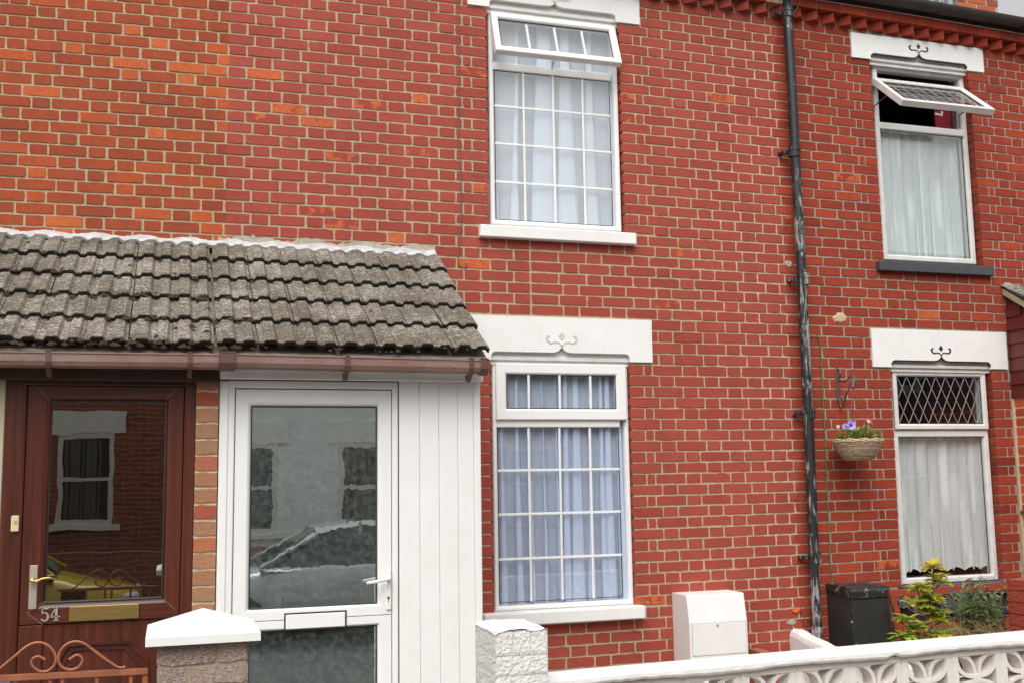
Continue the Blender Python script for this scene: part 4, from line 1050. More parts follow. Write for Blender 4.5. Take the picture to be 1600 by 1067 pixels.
mb.box(s54[0], lx0, yd+.0, yd+.045, .0, lz1, .003); mb.box(lx1, s54[1], yd+.0, yd+.045, .0, lz1, .003); mb.box(lx0, lx1, yd+.012, yd+.04, .0, lz1-.001, 0); mb.build('lower_panel', 'wood_v', d54)
mb = MB(); zt_ = at(160, 1000, yd)[1]
arch = [at(x, y, yd) for x, y in ((84, 1078), (84, 1040), (106, 1008), (126, 1005.5), (202, 1002.5), (229, 1030), (230, 1078))]
mb.bar(arch, .016, yd+.001, yd+.013); arch2 = [at(x, y, yd) for x, y in ((94, 1078), (96, 1042), (112, 1017), (128, 1014), (196, 1012), (219, 1036), (220, 1078))]
mb.bar(arch2, .010, yd+.004, yd+.013); mb.build('panel_moulding', 'wood_h', d54)
# brass fittings
def fit(name, parent, mat, tl, br, y, th, b=.003):
    x0, z1 = at(*tl, y); x1, z0 = at(*br, y); mb = MB(); mb.box(x0, x1, y-th, y, z0, z1, b); return mb.build(name, mat, parent)
lp = fit('letter_plate', d54, 'brass', (108.5, 947), (216.5, 965), yd, .010, .003)
hp = fit('handle_plate', d54, 'steel', (47, 882.5), (57, 951), yd, .010, .003)
mb = MB(); a = P3(51, 904.5, yd-.03)
mb.tube([P3(51, 904.5, yd), P3(51, 904.5, yd-.035)], .011, 8)
mb.tube([P3(46, 904, yd-.04), P3(51, 907, yd-.042), P3(57, 908, yd-.042), P3(66, 903.5, yd-.042), P3(76, 902, yd-.042), P3(86, 904, yd-.04)], [.006, .0085, .0075, .006, .0052, .004], 8)
mb.build('door_handle', 'brass', d54, smooth=True)
fit('bell_push', fr54, 'ivory', (18, 805), (29.5, 830), YP, .014, .004); p = at(24, 815, YP-.014); mb = MB(); mb.tube([(p[0], YP-.019, p[1]), (p[0], YP-.012, p[1])], .006, 10); mb.build('bell_button', 'steel', fr54)
# number 54, slab-serif digits
def digit(pts_list, name, x0, z0, sx_, sz_, parent, w_):
    mb = MB()
    for pts, wd in pts_list: mb.bar([(x0+p[0]*sx_, z0+p[1]*sz_) for p in pts], [q*sx_ for q in wd] if isinstance(wd, list) else wd*sx_, yd-.006, yd-.0005)
    return mb.build(name, 'steel', parent)
zx, zz1 = at(64, 948.5, yd); zx2, zz0 = at(77, 970, yd); sh = zz1-zz0; sw = zx2-zx
five = [([(.14, .93), (.92, .93)], .2), ([(.2, .98), (.16, .5)], .17), ([(.14, .52), (.36, .63), (.62, .62), (.80, .48), (.84, .30), (.74, .13), (.5, .05), (.28, .08), (.12, .2)], [.12, .16, .18, .24, .3, .24, .18, .18, .26])]
four = [([(.62, 1.0), (.62, .02)], .26), ([(.58, .98), (.06, .32)], .13), ([(.02, .30), (1.0, .30)], .13), ([(.34, .03), (.9, .03)], .10)]
digit(five, 'number_five', zx, zz0, sw, sh, d54, 1)
zx, zz1 = at(79, 947.5, yd); zx2, zz0 = at(93.5, 969, yd); digit(four, 'number_four', zx, zz0, zx2-zx, zz1-zz0, d54, 1)
# beige wall end left of the brown frame
mb = MB(); mb.box(-1.35, DX0-.003, YP+.01, YP+.12, -.1, 2.3, .004); mb.build('side_infill', simple('beige_render', (.50, .43, .30), rough=.8), porch)
# ---- white door
WX0, WX1 = at(341.5, 700, YP)[0], at(622, 700, YP)[0]; WZ1 = at(480, 593, YP)[1]
mb = MB()
for a, b in (((341.5), 366), (612.5, 622)):
    mb.box(at(a, 700, YP)[0]+.0015, at(b, 700, YP)[0], YP, YP+.08, -.1, WZ1, .005)
mb.box(at(345, 700, YP)[0], at(356, 700, YP)[0], YP-.008, YP+.01, -.1, WZ1-.01, .005)
frw = mb.build('door_frame', 'upvc', porch, label='white plastic frame of the right door')
mb = MB(); mb.box(at(366, 700, YP)[0]-.004, at(613, 700, YP)[0]+.004, YP+.001, YP+.08, at(480, 606.5, YP)[1], WZ1, .005); mb.build('frame_head', 'upvc', frw)
yd = YP+.006
g1_ = rc((391, 634), (588, 635.5), (590, 944), (391.7, 949), yd); s1_ = (at(367, 700, yd)[0], at(611.8, 700, yd)[0], at(480, 966, yd)[1], at(480, 608, yd)[1])
dw = door_root('front_door', (s1_[0]+s1_[1])/2, 0, 'white plastic front door with mottled glass')
for m_4, nm in zip(mitred(s1_, g1_, yd), ('door_stile', 'door_stile', 'door_rail', 'door_rail')): m_4.build(nm, 'upvc', dw)
g2_ = (g1_[0], g1_[1], .25, at(480, 983, yd)[1]); s2_ = (s1_[0], s1_[1], .02, s1_[2]-.0015)
for m_4, nm in zip(mitred(s2_, g2_, yd), ('door_stile', 'door_stile', 'door_rail', 'door_rail')): m_4.build(nm, 'upvc', dw)
for g_ in (g1_, g2_):
    mb = MB(); mb.quad((g_[0]-.004, yd+.018, g_[2]-.004), (g_[1]+.004, yd+.018, g_[2]-.004), (g_[1]+.004, yd+.018, g_[3]+.004), (g_[0]-.004, yd+.018, g_[3]+.004)); mb.build('pane', 'glass_obscure', dw)
    mb = MB(); mb.ring(g_[0]-.002, g_[1]+.002, g_[2]-.002, g_[3]+.002, [(0, yd+.010), (.006, yd+.012), (.006, yd+.017), (0, yd+.017)]); mb.build('gasket', 'gasket', dw)
fit('letter_plate_surround', dw, 'gasket', (444, 957.5), (541.5, 980), yd, .004, .001); fit('letter_plate', dw, 'upvc', (446.5, 960), (539, 977.5), yd-.004, .006, .003)
hp = fit('handle_plate', dw, 'upvc', (603, 889.5), (611.4, 952), yd, .012, .005)
mb = MB(); mb.tube([P3(607.5, 904, yd), P3(607.5, 904, yd-.045)], .011, 8); mb.tube([P3(609, 903.5, yd-.045), P3(600, 905.5, yd-.048), P3(586, 908.5, yd-.048), P3(573, 910.5, yd-.046)], [.010, .0095, .009, .007], 8)
mb.build('door_handle', 'upvc', dw, smooth=True)
p = at(607, 933, yd-.0125); mb = MB(); mb.tube([(p[0], yd-.0135, p[1]), (p[0], yd-.005, p[1])], .008, 10); mb.box(p[0]-.003, p[0]+.003, yd-.0135, yd-.005, p[1]-.022, p[1], 0); mb.build('keyhole', 'brass', dw)
# cladding boards
cb = [624, 656, 686.5, 716, 741]; zc = at(690, 594, YP-.01)[1]
for a, b in zip(cb, cb[1:]):
    mb = MB(); xa_, xb_ = at(a, 770, YP-.01)[0], at(b, 770, YP-.01)[0]; mb.box(xa_+.0008, xb_-.0008, YP-.012, YP+.01, -.1, zc, .003); mb.build('cladding_board', 'upvc', porch)
mb = MB(); mb.box(at(741.3, 770, YP-.014)[0], at(752, 770, YP-.014)[0], YP-.018, YP+.03, -.1, zc, .004); mb.build('corner_trim', 'upvc', porch)
mb = MB(); mb.box(at(622.3, 770, YP)[0], at(752, 770, YP)[0]-.01, YP+.012, YP+.03, -.1, zc, 0); mb.build('cladding_backing', 'gasket', porch)
mb = MB(); mb.tube([P3(751, 590, YP-.03), P3(752, 594, YP-.03)], .008, 6); mb.build('drip_fitting', 'bracket', porch)

# ---------------------------------------------------------------- drainpipe and wall fittings
pipe = empty('drainpipe', (4.51, -.08, .5), 'tall black cast-iron drainpipe with flaking paint on the brick wall', 'drainpipe')
PY = -.085
pts = [P3(x, y, PY) for x, y in ((1228, -30), (1232.5, 60), (1238, 150), (1243, 250), (1250, 375), (1256, 500), (1262, 625), (1267.5, 750), (1272, 870), (1275.5, 960), (1277, 985))]
mb = MB(); mb.tube(pts, [.034]+[.036]*(len(pts)-1), 14); a = pts[-1]
pm = mb.build('pipe', 'iron', pipe, smooth=True)
mb = MB(); mb.tube([a+Vector((0, 0, .03)), a+Vector((0, 0, -.02)), a+Vector((-.03, -.01, -.055)), a+Vector((-.085, -.03, -.075))], .040, 12); mb.build('shoe', 'iron', pipe, smooth=True)
for x, y in ((1241, 238), (1255.5, 437), (1264.5, 645), (1273.5, 870), (1231, 20)):
    c = P3(x, y, PY); mb = MB(); mb.tube([c+Vector((0, 0, .045)), c+Vector((0, 0, .04)), c+Vector((0, 0, -.04)), c+Vector((0, 0, -.045))], [.036, .044, .044, .036], 14)
    mb.tube([c+Vector((0, 0, .018)), c+Vector((0, 0, .006))], [.048, .048], 14)
    mb.box(c.x-.085, c.x-.03, PY+.02, PY+.05, c.z-.013, c.z+.013, .003); mb.box(c.x-.092, c.x-.06, PY+.04, -.001, c.z-.012, c.z+.012, .003)
    mb.build('pipe_collar', 'iron', pipe)
def cable(name, pts, r, mat, label, cat):
    P_ = [Vector(p) for p in pts]; out = []
    for i in range(len(P_)-1):
        p0, p1, p2, p3 = P_[max(i-1, 0)], P_[i], P_[i+1], P_[min(i+2, len(P_)-1)]
        for k in range(6):
            t = k/6; out.append(.5*((2*p1)+(-p0+p2)*t+(2*p0-5*p1+4*p2-p3)*t*t+(-p0+3*p1-3*p2+p3)*t**3))
    out.append(P_[-1]); mb = MB(); mb.tube(out, r, 6); o = mb.build(name, mat, smooth=True); return tag(o, label, cat)
cable('telephone_cable', [P3(x, y, -.008) for x, y in ((715, -20), (716, 60), (716.5, 140), (716, 200), (718, 235), (719.5, 270), (721, 320), (719, 370), (715.5, 400), (717, 413), (722, 418), (728, 417), (730, 413), (727.5, 411))], .0036, 'grey_wire', 'thin grey cable running down the wall left of the upstairs window', 'cable')
cable('green_wire', [P3(x, y, -.012) for x, y in ((1232, 524.5), (1250, 524), (1270, 523.8), (1278, 526), (1282, 538), (1284, 580), (1287, 640), (1290, 700), (1293, 780), (1296, 840), (1298, 885), (1302, 908))], .0042, 'green_wire', 'thin green wire running down the wall right of the drainpipe', 'wire')
cable('loose_wire', [P3(x, y, -.02) for x, y in ((1251, 948), (1256, 960), (1260, 978), (1266, 990), (1272, 986))], .003, 'grey_wire', 'short loose grey wire hanging beside the drainpipe foot', 'wire')
cable('gutter_wire', [P3(x, y, -.09) for x, y in ((1248, -5), (1248.5, 8), (1240, 22), (1236, 40))], .0035, 'grey_wire', 'thin dark wire looping from the gutter to the drainpipe top', 'wire')
mb = MB(); c = P3(1245, 952, -.002); mb.prism([(c.x-.035, c.z-.015), (c.x-.005, c.z-.02), (c.x+.03, c.z+.004), (c.x+.024, c.z+.018), (c.x-.01, c.z+.002), (c.x-.04, c.z+.004)], -.012, .002)
tag(mb.build('wall_plug', 'orange_plastic'), 'broken orange patch where the loose wire leaves the brick wall', 'wall plug')
# cream filler patch
def patch(px, py, rx, rz, mat, label, seed, name='filler_patch'):
    rnd = random.Random(seed); c = P3(px, py, 0); mb = MB(); n = 16; ring = []; ring2 = []
    for k in range(n):
        a = 2*math.pi*k/n; q = rnd.uniform(.8, 1.15); ring.append((c.x+rx*q*math.cos(a), .001, c.z+rz*q*math.sin(a))); ring2.append((c.x+rx*q*.7*math.cos(a), -.008, c.z+rz*q*.7*math.sin(a)))
    mb.add(ring+ring2, [(k, (k+1) % n, n+(k+1) % n, n+k) for k in range(n)]+[tuple(range(n, 2*n))]); tag(mb.build(name, mat), label, 'filler patch')
patch(1312.5, 497.5, .060, .040, simple('cream_filler', (.60, .45, .30), (.44, .33, .22), rough=.95, scale=30, bump=.8), 'round cream filler patch on the brick right of the drainpipe', 5)
patch(1232, 413, .034, .030, 'cement', 'small grey filler patch on the brick just left of the drainpipe', 6)
patch(1236, 972, .05, .02, 'cement', 'rough cement patch above the low white garden wall', 7)

# ---------------------------------------------------------------- hanging basket
br = empty('basket_bracket', (4.76, 0, 2.2), 'wrought iron scroll bracket fixed to the brick above the hanging basket', 'bracket')
c0 = P3(1307.5, 574, -.004); c1 = P3(1311, 627, -.004)
mb = MB(); mb.box(c0.x-.013, c0.x+.013, -.010, -.001, c1.z, c0.z, .003); mb.build('wall_plate', 'bracket_iron', br)
# arm leaves the wall towards the street: plane x ~ const
xb = c0.x; z_a = at(1309, 588.5, -.02)[1]
arm_end = P3(1334, 588, -.23)
ax = arm_end.x-xb
def armp(t, z): return Vector((xb+ax*t, -.01-.22*t, z))
mb = MB(); mb.tube([armp(0, c0.z-.02)]+[armp(.03+.10*math.sin(a)+.06, c0.z-.045+.03*math.cos(a)) for a in [0, .8, 1.6, 2.4, 3.2]]+[armp(.05, c0.z-.10), armp(.4, c0.z-.115), armp(.8, c0.z-.085), armp(.95, c0.z-.075)], .006, 6)
mb.tube([armp(.95, c0.z-.075), armp(.5, c0.z-.21), armp(.22, c0.z-.30), armp(.12, c0.z-.31), armp(.04, c0.z-.27), armp(.06, c0.z-.225), armp(.16, c0.z-.215), armp(.17, c0.z-.245)], .006, 6)
mb.tube([armp(.82, c0.z-.16), armp(.9, c0.z-.175), armp(1.02, c0.z-.16), armp(1.06, c0.z-.12), armp(.98, c0.z-.08), armp(.85, c0.z-.075)], .006, 6); mb.build('scroll_arm', 'bracket_iron', br, smooth=True)
YB = -.235
bc_ = P3(1340, 689, YB); wl, wr = at(1302, 689, YB)[0], at(1377.5, 689, YB)[0]; RB = (wr-wl)/2*.86; bz0 = at(1340, 718, YB)[1]; HB = bc_.z-bz0
bc_ = Vector(((wl+wr)/2, YB, bc_.z))
bk = empty('hanging_basket', (bc_.x, YB, bz0), 'wicker hanging basket of violet and pink flowers beside the drainpipe', 'hanging basket')
mb = MB()
def brad(t): return RB*(.42+.58*(t**.62))
n = 30; m_ = 12; vs = []
for j in range(m_+1):
    t = j/m_
    for k in range(n): a = 2*math.pi*k/n; q = brad(t)*(1+.01*math.sin(a*7)); vs.append((bc_.x+q*math.cos(a), YB+q*math.sin(a), bz0+HB*t))
vs.append((bc_.x, YB, bz0-.004)); mb.add(vs, [(j*n+k, j*n+(k+1) % n, (j+1)*n+(k+1) % n, (j+1)*n+k) for j in range(m_) for k in range(n)]+[(k, (k+1) % n, (m_+1)*n) for k in range(n)])
bowl = mb.build('basket_bowl', simple('basket_liner', (.10, .065, .04), rough=.9), bk)
mb = MB(); rb = random.Random(3)
for j in range(16):
    t = (j+.3)/16; pts = []
    for k in range(49): a = 2*math.pi*k/48; q = brad(t)+.003+.0035*math.sin(a*24+(math.pi if j % 2 else 0)); pts.append((bc_.x+q*math.cos(a), YB+q*math.sin(a), bz0+HB*t+rb.uniform(-.0022, .0022)))
    mb.tube(pts, .0062*rb.uniform(.7, 1.25), 5, cap=False)
mb.build('wicker_strands', 'wicker', bk, smooth=True)['kind'] = 'stuff'
mb = MB()
for k in range(3):
    pts = [(bc_.x+brad(1)*1.02*math.cos(a), YB+brad(1)*1.02*math.sin(a), bc_.z+.006*k-.002+.004*math.sin(a*11+k*2)) for a in [2*math.pi*q/40 for q in range(41)]]
    mb.tube(pts, .006, 5, cap=False)
mb.build('basket_rim', 'wicker', bk, smooth=True)
mb = MB(); mb.add([(bc_.x+RB*.93*math.cos(a), YB+RB*.93*math.sin(a), bc_.z-.01) for a in [2*math.pi*q/24 for q in range(24)]], [tuple(range(24))]); mb.build('compost', 'soil', bk)
hook = P3(1335, 612, YB)
for k, a in enumerate((3.5, 5.6, 1.3)):
    e = Vector((bc_.x+RB*.95*math.cos(a), YB+RB*.95*math.sin(a), bc_.z)); mb = MB(); nn = 24
    for i in range(nn):
        p0 = hook.lerp(e, i/nn); p1 = hook.lerp(e, (i+.8)/nn); mb.tube([p0, p1], .0022 if i % 2 else .0034, 4)
    mb.build('chain', 'chain', bk)
mb = MB(); mb.tube([hook, hook+Vector((.004, 0, .02)), Vector((arm_end.x, YB, c0.z-.16))], .003, 5); mb.build('hook', 'chain', bk)
def leaf(mb, p, d, up, L, wd, c, fold=.25, curl=.3, n=4):
    d = d.normalized(); sd_ = d.cross(up)
    if sd_.length < 1e-3: sd_ = Vector((1, 0, 0))
    sd_.normalize(); nn = sd_.cross(d); vs = []; cs = []
    for k in range(n+1):
        t = k/n; w_ = wd*math.sin(math.pi*min(1, t*.92+.06))**.8 if 0 < k < n else (.12*wd if k == 0 else 0.0)
        c_ = p+d*L*t-nn*curl*L*t*t
        vs += [c_-sd_*w_/2+nn*fold*w_/2, c_, c_+sd_*w_/2+nn*fold*w_/2]
    fs = []
    for k in range(n): a = k*3; fs += [(a, a+1, a+4, a+3), (a+1, a+2, a+5, a+4)]
    mb.add(vs, fs, c)
rl = random.Random(15); mb = MB()
for k in range(260):
    a = rl.uniform(0, 6.28); q = RB*rl.uniform(0, .92)**.8; p = Vector((bc_.x+q*math.cos(a), YB+q*math.sin(a), bc_.z+rl.uniform(-.01, .055+.045*math.exp(-((q*math.cos(a)-.07)/.07)**2))))
    d = Vector((math.cos(a)*.8+rl.uniform(-.6, .6), math.sin(a)*.8+rl.uniform(-.6, .6), rl.uniform(.1, 1.2)))
    leaf(mb, p, d, Vector((0, 0, 1)), rl.uniform(.032, .060), rl.uniform(.016, .028), (rl.random(), 0, .1), n=3)
mb.build('foliage', 'leaf_basket', bk, smooth=False)['kind'] = 'stuff'
def flower(p, r_, mat, n, facing=Vector((-.1, -1, .2))):
    f = facing.normalized(); u = f.cross(Vector((0, 0, 1))).normalized(); v_ = u.cross(f); mb = MB()
    for k in range(n):
        a0 = 2*math.pi*k/n; vs = [p]; 
        for q in range(5): a = a0+(q-2)*.30*5/n*1.0; rr = r_*(.85+.2*math.cos((q-2)*.6)); vs.append(p+(u*math.cos(a)+v_*math.sin(a))*rr+f*r_*.35)
        mb.add(vs, [(0, q, q+1) for q in range(1, 5)])
    o = mb.build('flower', mat, bk)
    mb = MB(); mb.tube([p+f*.002, p+f*r_*.22], [r_*.12, r_*.3], 8); mb.build('flower_centre', 'petal_dark' if mat == 'petal_violet' else 'petal_pink', o)
flower(P3(1329, 664, YB-.07), .036, 'petal_violet', 5); flower(P3(1321, 666, YB-.03), .022, 'petal_violet', 5, Vector((-.6, -.6, .4)))
flower(P3(1309, 666, YB-.05), .014, 'petal_pink', 5); flower(P3(1357, 657, YB-.05), .016, 'petal_pink', 6); flower(P3(1361, 660, YB-.07), .014, 'petal_pink', 5, Vector((.5, -.6, .3)))

# ---------------------------------------------------------------- meter boxes
mx0 = at(1050, 925, 0)[0]; mx1 = at(1164, 925, -.24)[0]; ym = -.25
mt_ = empty('gas_meter_box', ((mx0+mx1)/2, -.12, .1), 'white gas meter box standing against the red wall below the window', 'meter box')
zt0 = at(1050, 925, 0)[1]; zfront = at(1110, 928, -.20)[1]; zmid = at(1120, 972, ym)[1]
def slab(name, prof, mat, x0, x1, parent, b=0):
    mb = MB(); n = len(prof); mb.add([(x0, p[0], p[1]) for p in prof]+[(x1, p[0], p[1]) for p in prof], [tuple(range(n)), tuple(range(2*n-1, n-1, -1))]+[(i, n+i, n+(i+1) % n, (i+1) % n) for i in range(n)]); return mb.build(name, mat, parent)
slab('meter_case', [(0, .05), (ym, .05), (ym, zmid+.004), (ym+.030, zfront-.010), (ym+.036, zfront), (ym+.044, zfront+.003), (-.01, zt0), (0, zt0)], 'meter', mx0, mx1, mt_)
zb = at(1120, 1022, ym)[1]
mb = MB(); mb.box(mx0+.02, mx1-.012, ym-.004, ym, zb, zmid-.002, .002); mdoor = mb.build('meter_door', 'meter', mt_)
mb = MB(); mb.box(mx0+.0185, mx1-.0105, ym-.0014, ym-.0004, zb-.0015, zmid-.0005, 0); mb.build('door_gap', 'gasket', mt_)
p = at(1121, 976, ym-.004); mb = MB(); mb.tube([(p[0], ym-.009, p[1]), (p[0], ym-.003, p[1])], [.008, .010], 10); mb.build('lock', 'steel', mdoor)
bx0 = at(1291, 915, 0)[0]; yb = -.30; bx1 = at(1388, 915, yb)[0]
bb = empty('black_meter_box', ((bx0+bx1)/2, -.15, .1), 'black metal box with a worn lid standing under the green wire', 'meter box')
zt = at(1330, 922, yb)[1]; zbk = at(1291, 911, 0)[1]
slab('box_body', [(0, .05), (yb, .05), (yb, zt-.05), (0, zt-.02)], 'black', bx0, bx1, bb)
def worn():
    n = N('worn_black_edge'); v = n.coord('World'); a = n.noise(v, 22, 5, .7, 1)
    n.base(n.mix(n.ramp(a, .58, .66), (.02, .02, .02), (.30, .27, .24))); return n.set(Roughness=.5)
MT['worn'] = worn()
slab('box_lid', [(-.0, zt-.02), (yb-.010, zt-.055), (yb-.012, zt-.008), (yb-.004, zt+.006), (yb+.05, zt+.022), (-.03, zbk+.0), (0, zbk-.004)], 'worn', bx0-.008, bx1+.006, bb)
mb = MB(); mb.box(bx0-.002, bx0+.008, yb-.003, yb+.004, .05, zt-.056, .001); mb.build('corner_angle', 'worn', bb)
for px, py in ((1331, 971), (1338, 1007)):
    p = at(px, py, yb); mb = MB(); mb.tube([(p[0], yb-.006, p[1]), (p[0], yb+.001, p[1])], .008, 8); mb.build('screw', 'steel', bb)
mb = MB(); a = P3(1183, 1010, -.05); b_ = P3(1202, 1016, -.16); x0_, z_ = at(1183, 1018, -.18); x1_, _ = at(1203, 1016, -.18)
mb.box(at(1173, 1018, -.05)[0], x1_, -.18, -.02, z_-.10, z_, .003); tag(mb.build('terracotta_block', 'terracotta'), 'small square terracotta block behind the white wall beside the meter box', 'block')

# ---------------------------------------------------------------- front boundary: screen block wall, coping, piers
YW = -2.31
bwall = empty('screen_block_wall', (3.2, YW, 0), 'white pierced screen block boundary wall with painted coping', 'garden wall')
def ztop(x): return .800+(x-3.4)*.0135
BS = .290
def block_mesh():
    mb = MB(); y0, y1 = YW, YW+.09; h = BS/2; fw = .030
    # outer frame
    for (a, b, c, d) in ((-h, h, h-fw, h), (-h, h, -h, -h+fw), (-h, -h+fw, -h+fw, h-fw), (h-fw, h, -h+fw, h-fw)): mb.box(a, b, 0, .09, c, d, .003)
    q = h-fw+.006
    for sx_, sz_ in ((1, 1), (1, -1), (-1, 1), (-1, -1)):
        A = Vector((sx_*q, sz_*q)); B = Vector((sx_*.012, sz_*.012)); mid = (A+B)/2; d = (A-B).normalized(); nn = Vector((-d.y, d.x)); Lh = (A-B).length/2
        for sg in (1, -1):
            pts = []
            for k in range(8):
                t = -1+2*k/7; pts.append(mid+d*Lh*t+nn*sg*.040*(1-t*t))
            mb.bar([(p.x, p.y) for p in pts], .019, .006, .086)
    mb.box(-.026, .026, .004, .088, -.026, .026, .006)
    me = bpy.data.meshes.new('screen_block'); me.from_pydata(mb.v, [], mb.f)
    bm = bmesh.new(); bm.from_mesh(me); bmesh.ops.recalc_face_normals(bm, faces=bm.faces); bm.to_mesh(me); bm.free()
    me.materials.append(MT['block']); return me
BM = block_mesh(); J0 = 2.591; J0 = at(1158, 1045, YW)[0]
for k in range(-4, 9):
    x = J0+.30*k+.15
    for rr in range(2):
        inst('screen_block', BM, (x, YW, ztop(x)-.15-.004-.30*rr), bwall, (0, -.0135, 0))
mb = MB()
xs0 = J0-1.2
for rr in range(2):
    pts = []
    for k in range(-4, 10):
        x = J0+.30*k; mb.box(x-.0055, x+.0055, YW+.004, YW+.086, ztop(x)-.30*(rr+1), ztop(x)-.30*rr, 0)
mb.build('mortar_joint', 'block', bwall)
# base wall below
mb = MB(); mb.box(1.6, 5.3, YW-.0, YW+.10, -.15, .22, .004); mb.build('base_course', 'rough_white', bwall)
# coping with soft, over-painted edges
mb = MB(); rk = random.Random(6); xs = []; x = at(855, 1050, YW)[0]-.02
while x < 5.4: xs.append(x); x += .03
vs = []
for i, x in enumerate(xs):
    z = ztop(x); e = .004*math.sin(x*7)+rk.uniform(-.0022, .0022); bump_ = -.030*math.exp(-((x-at(1393, 1018, YW)[0])/.035)**2) if False else 0
    dr = .012*math.exp(-((x-at(1392, 1018, YW)[0])/.030)**2)-.004*math.exp(-((x-at(1375, 1018, YW)[0])/.03)**2)
    sec = [(YW-.028, z-.004+e+dr), (YW-.036, z+.008+e+dr), (YW-.036+rk.uniform(-.001, .001), z+.026+e*.5), (YW-.028, z+.036), (YW+.045, z+.044), (YW+.128, z+.040), (YW+.138, z+.030), (YW+.138, z+.002), (YW+.045, z-.002)]
    vs += [(x, a, b) for a, b in sec]
m_ = 9; mb.add(vs, [(i*m_+k, (i+1)*m_+k, (i+1)*m_+(k+1) % m_, i*m_+(k+1) % m_) for i in range(len(xs)-1) for k in range(m_)]+[tuple(range(m_)), tuple((len(xs)-1)*m_+k for k in range(m_))])
mb.build('coping', 'coping', bwall)
# white painted pier
PYW = -2.50
wx0 = at(774, 986, PYW)[0]; wx1 = at(855.5, 981, PYW)[0]; wz = at(815, 984, PYW)[1]
# depth from the left face: rear-left corner at px 741
dep = None
for k in range(60):
    yy = PYW+.01*k
    if at(742, 968, yy)[0] >= wx0: dep = yy; break
dep = max(dep or -2.28, PYW+.16)
wp = empty('white_brick_pier', ((wx0+wx1)/2, (PYW+dep)/2, 0), 'short thickly white-painted brick pier in front of the ground floor window', 'pier')
mb = MB(); mb.box(wx0+.004, wx1-.004, PYW+.004, dep-.004, -.15, wz-.006, .004); mb.build('pier_core', 'stucco', wp)
def lumpy_box(mb, x0, x1, y0, y1, z0, z1, amp, seed, nx=12, nz=8, b=.003):
    """box whose outer faces are rough: grid displaced by noise"""
    def disp(p): return mnoise.noise(Vector(p)*60+Vector((seed, 0, 0)))*amp+mnoise.noise(Vector(p)*140)*amp*.8
    def face(f, n1, n2):
        vs = []
        for i in range(n1+1):
            for j in range(n2+1):
                u, v = i/n1, j/n2; p, nn = f(u, v); e = min(u, 1-u, v, 1-v); k = 1 if e > 0 else 0
                q = Vector(p)+Vector(nn)*(disp(p)*k-(0 if k else b*.8)); vs.append(q)
        mb.add(vs, [(i*(n2+1)+j, (i+1)*(n2+1)+j, (i+1)*(n2+1)+j+1, i*(n2+1)+j+1) for i in range(n1) for j in range(n2)])
    face(lambda u, v: ((x0+(x1-x0)*u, y0, z0+(z1-z0)*v), (0, -1, 0)), nx, nz)
    face(lambda u, v: ((x0, y1-(y1-y0)*u, z0+(z1-z0)*v), (-1, 0, 0)), nx, nz)
    face(lambda u, v: ((x1, y0+(y1-y0)*u, z0+(z1-z0)*v), (1, 0, 0)), 2, nz)
    face(lambda u, v: ((x0+(x1-x0)*u, y0+(y1-y0)*v, z1), (0, 0, 1)), nx, 4)
    face(lambda u, v: ((x0+(x1-x0)*u, y0+(y1-y0)*v, z0), (0, 0, -1)), 2, 2)
rows = [.105]+[.0815]*12; zz = wz; cut = [[.34, .68], [.52], [.3], [.55], [.35]]
for i, h in enumerate(rows):
    cs = [0]+cut[i % 5]+[1]
    for a, b in zip(cs, cs[1:]):
        xa_, xb_ = wx0+(wx1-wx0)*a, wx0+(wx1-wx0)*b
        mb = MB(); lumpy_box(mb, xa_+(.0015 if a else 0), xb_-(.0015 if b < 1 else 0), PYW, dep, zz-h+.002, zz, .0030, i*7+a*3); mb.build('brick', 'rough_white', wp)
    zz -= h
    if zz < 0: break
# paint slathered over the top
mb = MB(); nx, ny = 14, 8; vs = []
for i in range(nx+1):
    for j in range(ny+1):
        u, v = i/nx, j/ny; x = wx0-.004+(wx1-wx0+.008)*u; y = PYW-.004+(dep-PYW+.004)*v
        z = wz+.006+.005*mnoise.noise(Vector((x*20, y*20, 0)))-(.012*max(0, math.sin(u*9+1))*(1 if j == 0 else 0))-(.012 if i in (0, nx) else 0); vs.append((x, y, z))
mb.add(vs, [(i*(ny+1)+j, (i+1)*(ny+1)+j, (i+1)*(ny+1)+j+1, i*(ny+1)+j+1) for i in range(nx) for j in range(ny)]); mb.build('paint_skin', 'coping', wp)
# capped pier on the left
PYL = -2.80
lx0, lx1 = at(246, 1010, PYL)[0], at(388, 1010, PYL)[0]; lzt = at(320, 1003, PYL)[1]; pd = lx1-lx0
lpier = empty('capped_brick_pier', ((lx0+lx1)/2, PYL+pd/2, 0), 'rugged brown brick gate pier with a white pyramid cap', 'pier')
mb = MB(); mb.box(lx0+.005, lx1-.005, PYL+.005, PYL+pd-.005, -.15, lzt, .002); mb.build('pier_core', simple('pier_mortar', (.36, .31, .21), (.28, .24, .17), rough=.95, scale=25, bump=.8), lpier)
zz = lzt-.004; bh = (at(310, 1003, PYL)[1]-at(310, 1036, PYL)[1])
ro = random.Random(31)
for i in range(14):
    cs = [0, .66, 1] if i % 2 == 0 else [0, .34, 1]
    for a, b in zip(cs, cs[1:]):
        xa_, xb_ = lx0+pd*a, lx0+pd*b
        me = brick_mesh(xb_-xa_-.010, bh-.012, ro.random(), 0, ro.randrange(5), 'pier_brick', False, .003)
        inst('brick', me, ((xa_+xb_)/2, PYL, zz-bh/2), lpier)
        me = brick_mesh(pd*(b-a)-.010, bh-.012, ro.random(), 0, ro.randrange(5), 'pier_brick', False, .003)
        inst('brick', me, (lx0, PYL+pd*(1-(a+b)/2), zz-bh/2), lpier, (0, 0, -math.pi/2)); inst('brick', me, (lx1, PYL+pd*((a+b)/2), zz-bh/2), lpier, (0, 0, math.pi/2))
    zz -= bh
